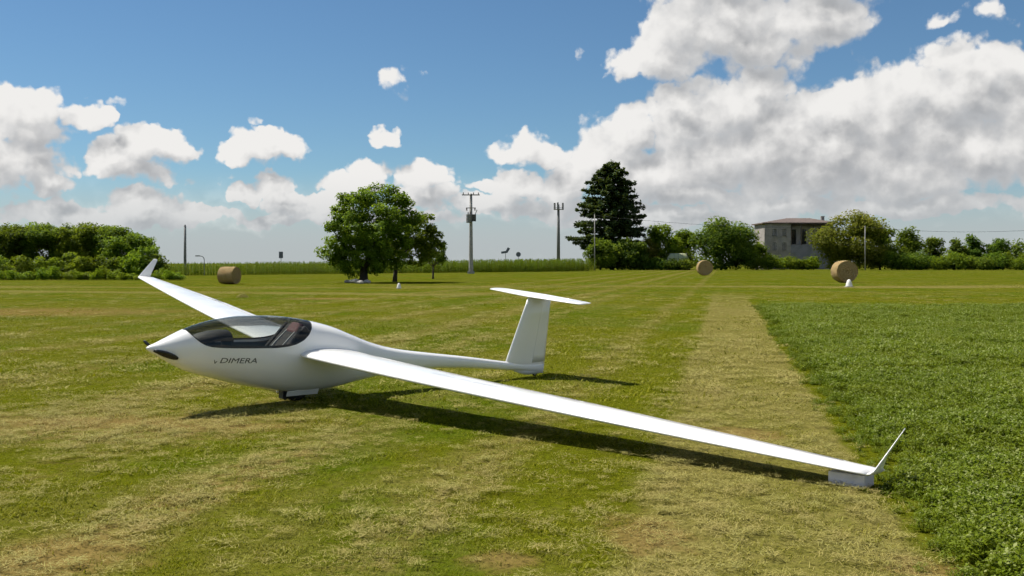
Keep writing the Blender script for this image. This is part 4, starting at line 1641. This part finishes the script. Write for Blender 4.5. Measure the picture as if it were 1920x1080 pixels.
def clover_proto(seed, n, hgt):
    rng = np.random.default_rng(seed)
    q, var = [], []
    for i in range(n):
        a = rng.uniform(0, 6.28)
        r = .075 * math.sqrt(rng.random())
        h = hgt * rng.uniform(.35, 1.0)
        base = np.array([r * math.cos(a), r * math.sin(a), 0])
        top = base + np.array([rng.normal(0, .035), rng.normal(0, .035), h])
        s = np.array([math.cos(a), math.sin(a), 0]) * .0018
        q.append([base - s, base + s, top + s, top - s])
        var.append(.1)
        for L in range(2):
            c = base + (top - base) * (1.0 if L == 0 else rng.uniform(.45, .8)) + rng.normal(0, .012, 3)
            a1 = rng.uniform(0, 6.28)
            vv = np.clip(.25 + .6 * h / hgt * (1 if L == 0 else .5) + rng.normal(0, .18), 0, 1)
            tl = rng.normal(0, .35, 2)
            for k in range(3):
                az = a1 + k * 2.094
                d = np.array([math.cos(az), math.sin(az), rng.normal(.15, .3) + tl[0] * math.cos(az) + tl[1] * math.sin(az)])
                sd = np.array([-math.sin(az), math.cos(az), 0])
                ln = rng.uniform(.013, .024)
                w = ln * .42
                q.append([c, c + d * ln * .55 + sd * w, c + d * ln, c + d * ln * .55 - sd * w])
                var.append(vv)
    return np_quads('clover_kind', np.array(q), np.array(var), M['clover'], link_it=False)


rng = np.random.default_rng(77)
pts, scl, idx = [], [], []
for y0, y1, dens, kinds in ((3.6, 7, 430, (0, 5)), (7, 11, 230, (0, 5)), (11, 18, 90, (0, 8)), (18, 30, 34, (5, 8)), (30, 50, 11, (5, 8)), (50, 80, 4.5, (5, 8))):
    w = .66 * y1 + 1.2
    n = int(2 * w * (y1 - y0) * dens)
    x = rng.uniform(-w, w, n)
    y = rng.uniform(y0, y1, n)
    u = u_of(x, y) + rng.normal(0, .03, n)
    ok = (np.abs(x) < .62 * y + 1.0) & ~((u > 1.10) & (y < 36.5))
    # shorter, thinner sward on the freshly cut strip and the rows
    thin = ((u > -.6) & (u < 1.08)) | (np.abs(u + 3.62) < .25)
    ok &= ~(thin & (rng.random(n) < .45)) & (rng.random(n) > .6 * bare_at(x, y))
    x, y = x[ok], y[ok]
    pts.append(np.stack([x, y, np.full(len(x), -.004)], 1))
    scl.append(rng.uniform(.7, 1.2, len(x)) * (.65 + .8 * clumps(x, y) ** 1.5))
    scl[-1] = np.where(rng.random(len(x)) < .05, scl[-1] * rng.uniform(1.7, 2.6, len(x)), scl[-1])   # rank tufts the mower missed
    idx.append(rng.integers(kinds[0], kinds[1], len(x)))
pts, scl, idx = np.concatenate(pts), np.concatenate(scl), np.concatenate(idx)
protos = [tuft_proto(i, 34, .075, .008, .026, .0044, (.2, 1.3)) for i in range(5)] + [tuft_proto(20 + i, 54, .28, .014, .034, .011, (.2, 1.2)) for i in range(3)]
scatter('mown_grass', pts, rng.uniform(0, 6.28, len(pts)), scl, idx, protos, 'short mown olive green grass covering the field', 'grass')

pts, scl, idx = [], [], []
for y0, y1, dens, kinds in ((3.6, 7, 150, (0, 4)), (7, 12, 110, (0, 4)), (12, 22, 34, (0, 7)), (22, 50, 5, (4, 7))):
    w = .66 * y1 + 1.2
    n = int(2 * w * (y1 - y0) * dens)
    x = rng.uniform(-w, w, n)
    y = rng.uniform(y0, y1, n)
    u = u_of(x, y) + rng.normal(0, .06, n)
    nz = .5 + .5 * np.sin(2.3 * u + 1.3 * np.sin(.9 * y + u)) * np.sin(1.1 * y - .8 * u + 2 * np.sin(.7 * x))
    p = .04 + .20 * nz ** 2
    p += .75 * np.exp(-((u + 3.62) / .30) ** 2) * (y < 9.5) + .55 * np.exp(-((u + 6.9) / .55) ** 2) + .25 * np.exp(-((u + 1.9) / .3) ** 2) + .30 * np.exp(-((u + .62) / .22) ** 2)
    p += .30 * ((u > -.5) & (u < 1.06)) + .65 * np.exp(-(((x + 3.9) / 2.0) ** 2 + ((y - 9.6) / .9) ** 2))
    for c in (-5.2, -9.6, -12.6, -16.0):
        p += .3 * np.exp(-((u - c) / .4) ** 2)
    ok = (np.abs(x) < .62 * y + 1.0) & (rng.random(n) < p * (.4 + 1.2 * clumps(x + 7, y))) & (rng.random(n) > .3 * bare_at(x, y)) & ~((u > 1.08) & (y < 36.5))
    x, y = x[ok], y[ok]
    pts.append(np.stack([x, y, rng.uniform(0, .018, len(x))], 1))
    scl.append(rng.uniform(.6, 1.3, len(x)))
    idx.append(rng.integers(kinds[0], kinds[1], len(x)))
pts, scl, idx = np.concatenate(pts), np.concatenate(scl), np.concatenate(idx)
protos = [hay_proto(i, 56, .05 + .03 * i, .012, .045 + .012 * i, .0034, .024) for i in range(4)] + [hay_proto(30 + i, 60, .20, .04, .11, .009, .045) for i in range(3)]
scatter('loose_hay', pts, rng.uniform(0, 6.28, len(pts)), scl, idx, protos, 'dry straw coloured hay lying in rows on the mown grass', 'hay')

pts, scl, idx = [], [], []
for y0, y1, dens in ((3.8, 8, 120), (8, 14, 80), (14, 24, 52), (24, 36.3, 34)):
    xa, xb = 1.0 + .2145 * y0, .66 * y1 + 1.5
    n = int((xb - xa) * (y1 - y0) * dens)
    x = rng.uniform(xa, xb, n)
    y = rng.uniform(y0, y1, n)
    edge = u_of(x, y) + .06 * np.sin(3 * y) + .05 * np.sin(7.3 * y + 1) + .03 * np.sin(15 * y) + rng.normal(0, .06, n)
    far = 36.0 - .10 * (x - 9) + .8 * np.sin(.8 * x)
    ok = (edge > 1.12) & (x < .66 * y + 1.5) & (y < far)
    x, y = x[ok], y[ok]
    pts.append(np.stack([x, y, np.full(len(x), -.004)], 1))
    hm = np.clip((edge[ok] - 1.08) / .35, .5, 1) * (.75 + .35 * (.5 + .5 * np.sin(1.7 * x + np.sin(1.3 * y)) * np.sin(1.2 * y - .5 * x)))
    scl.append(rng.uniform(.7, 1.2, len(x)) * hm * (1.0 if y0 < 14 else 1.25))
    idx.append(rng.integers(0, 5, len(x)))
pts, scl, idx = np.concatenate(pts), np.concatenate(scl), np.concatenate(idx)
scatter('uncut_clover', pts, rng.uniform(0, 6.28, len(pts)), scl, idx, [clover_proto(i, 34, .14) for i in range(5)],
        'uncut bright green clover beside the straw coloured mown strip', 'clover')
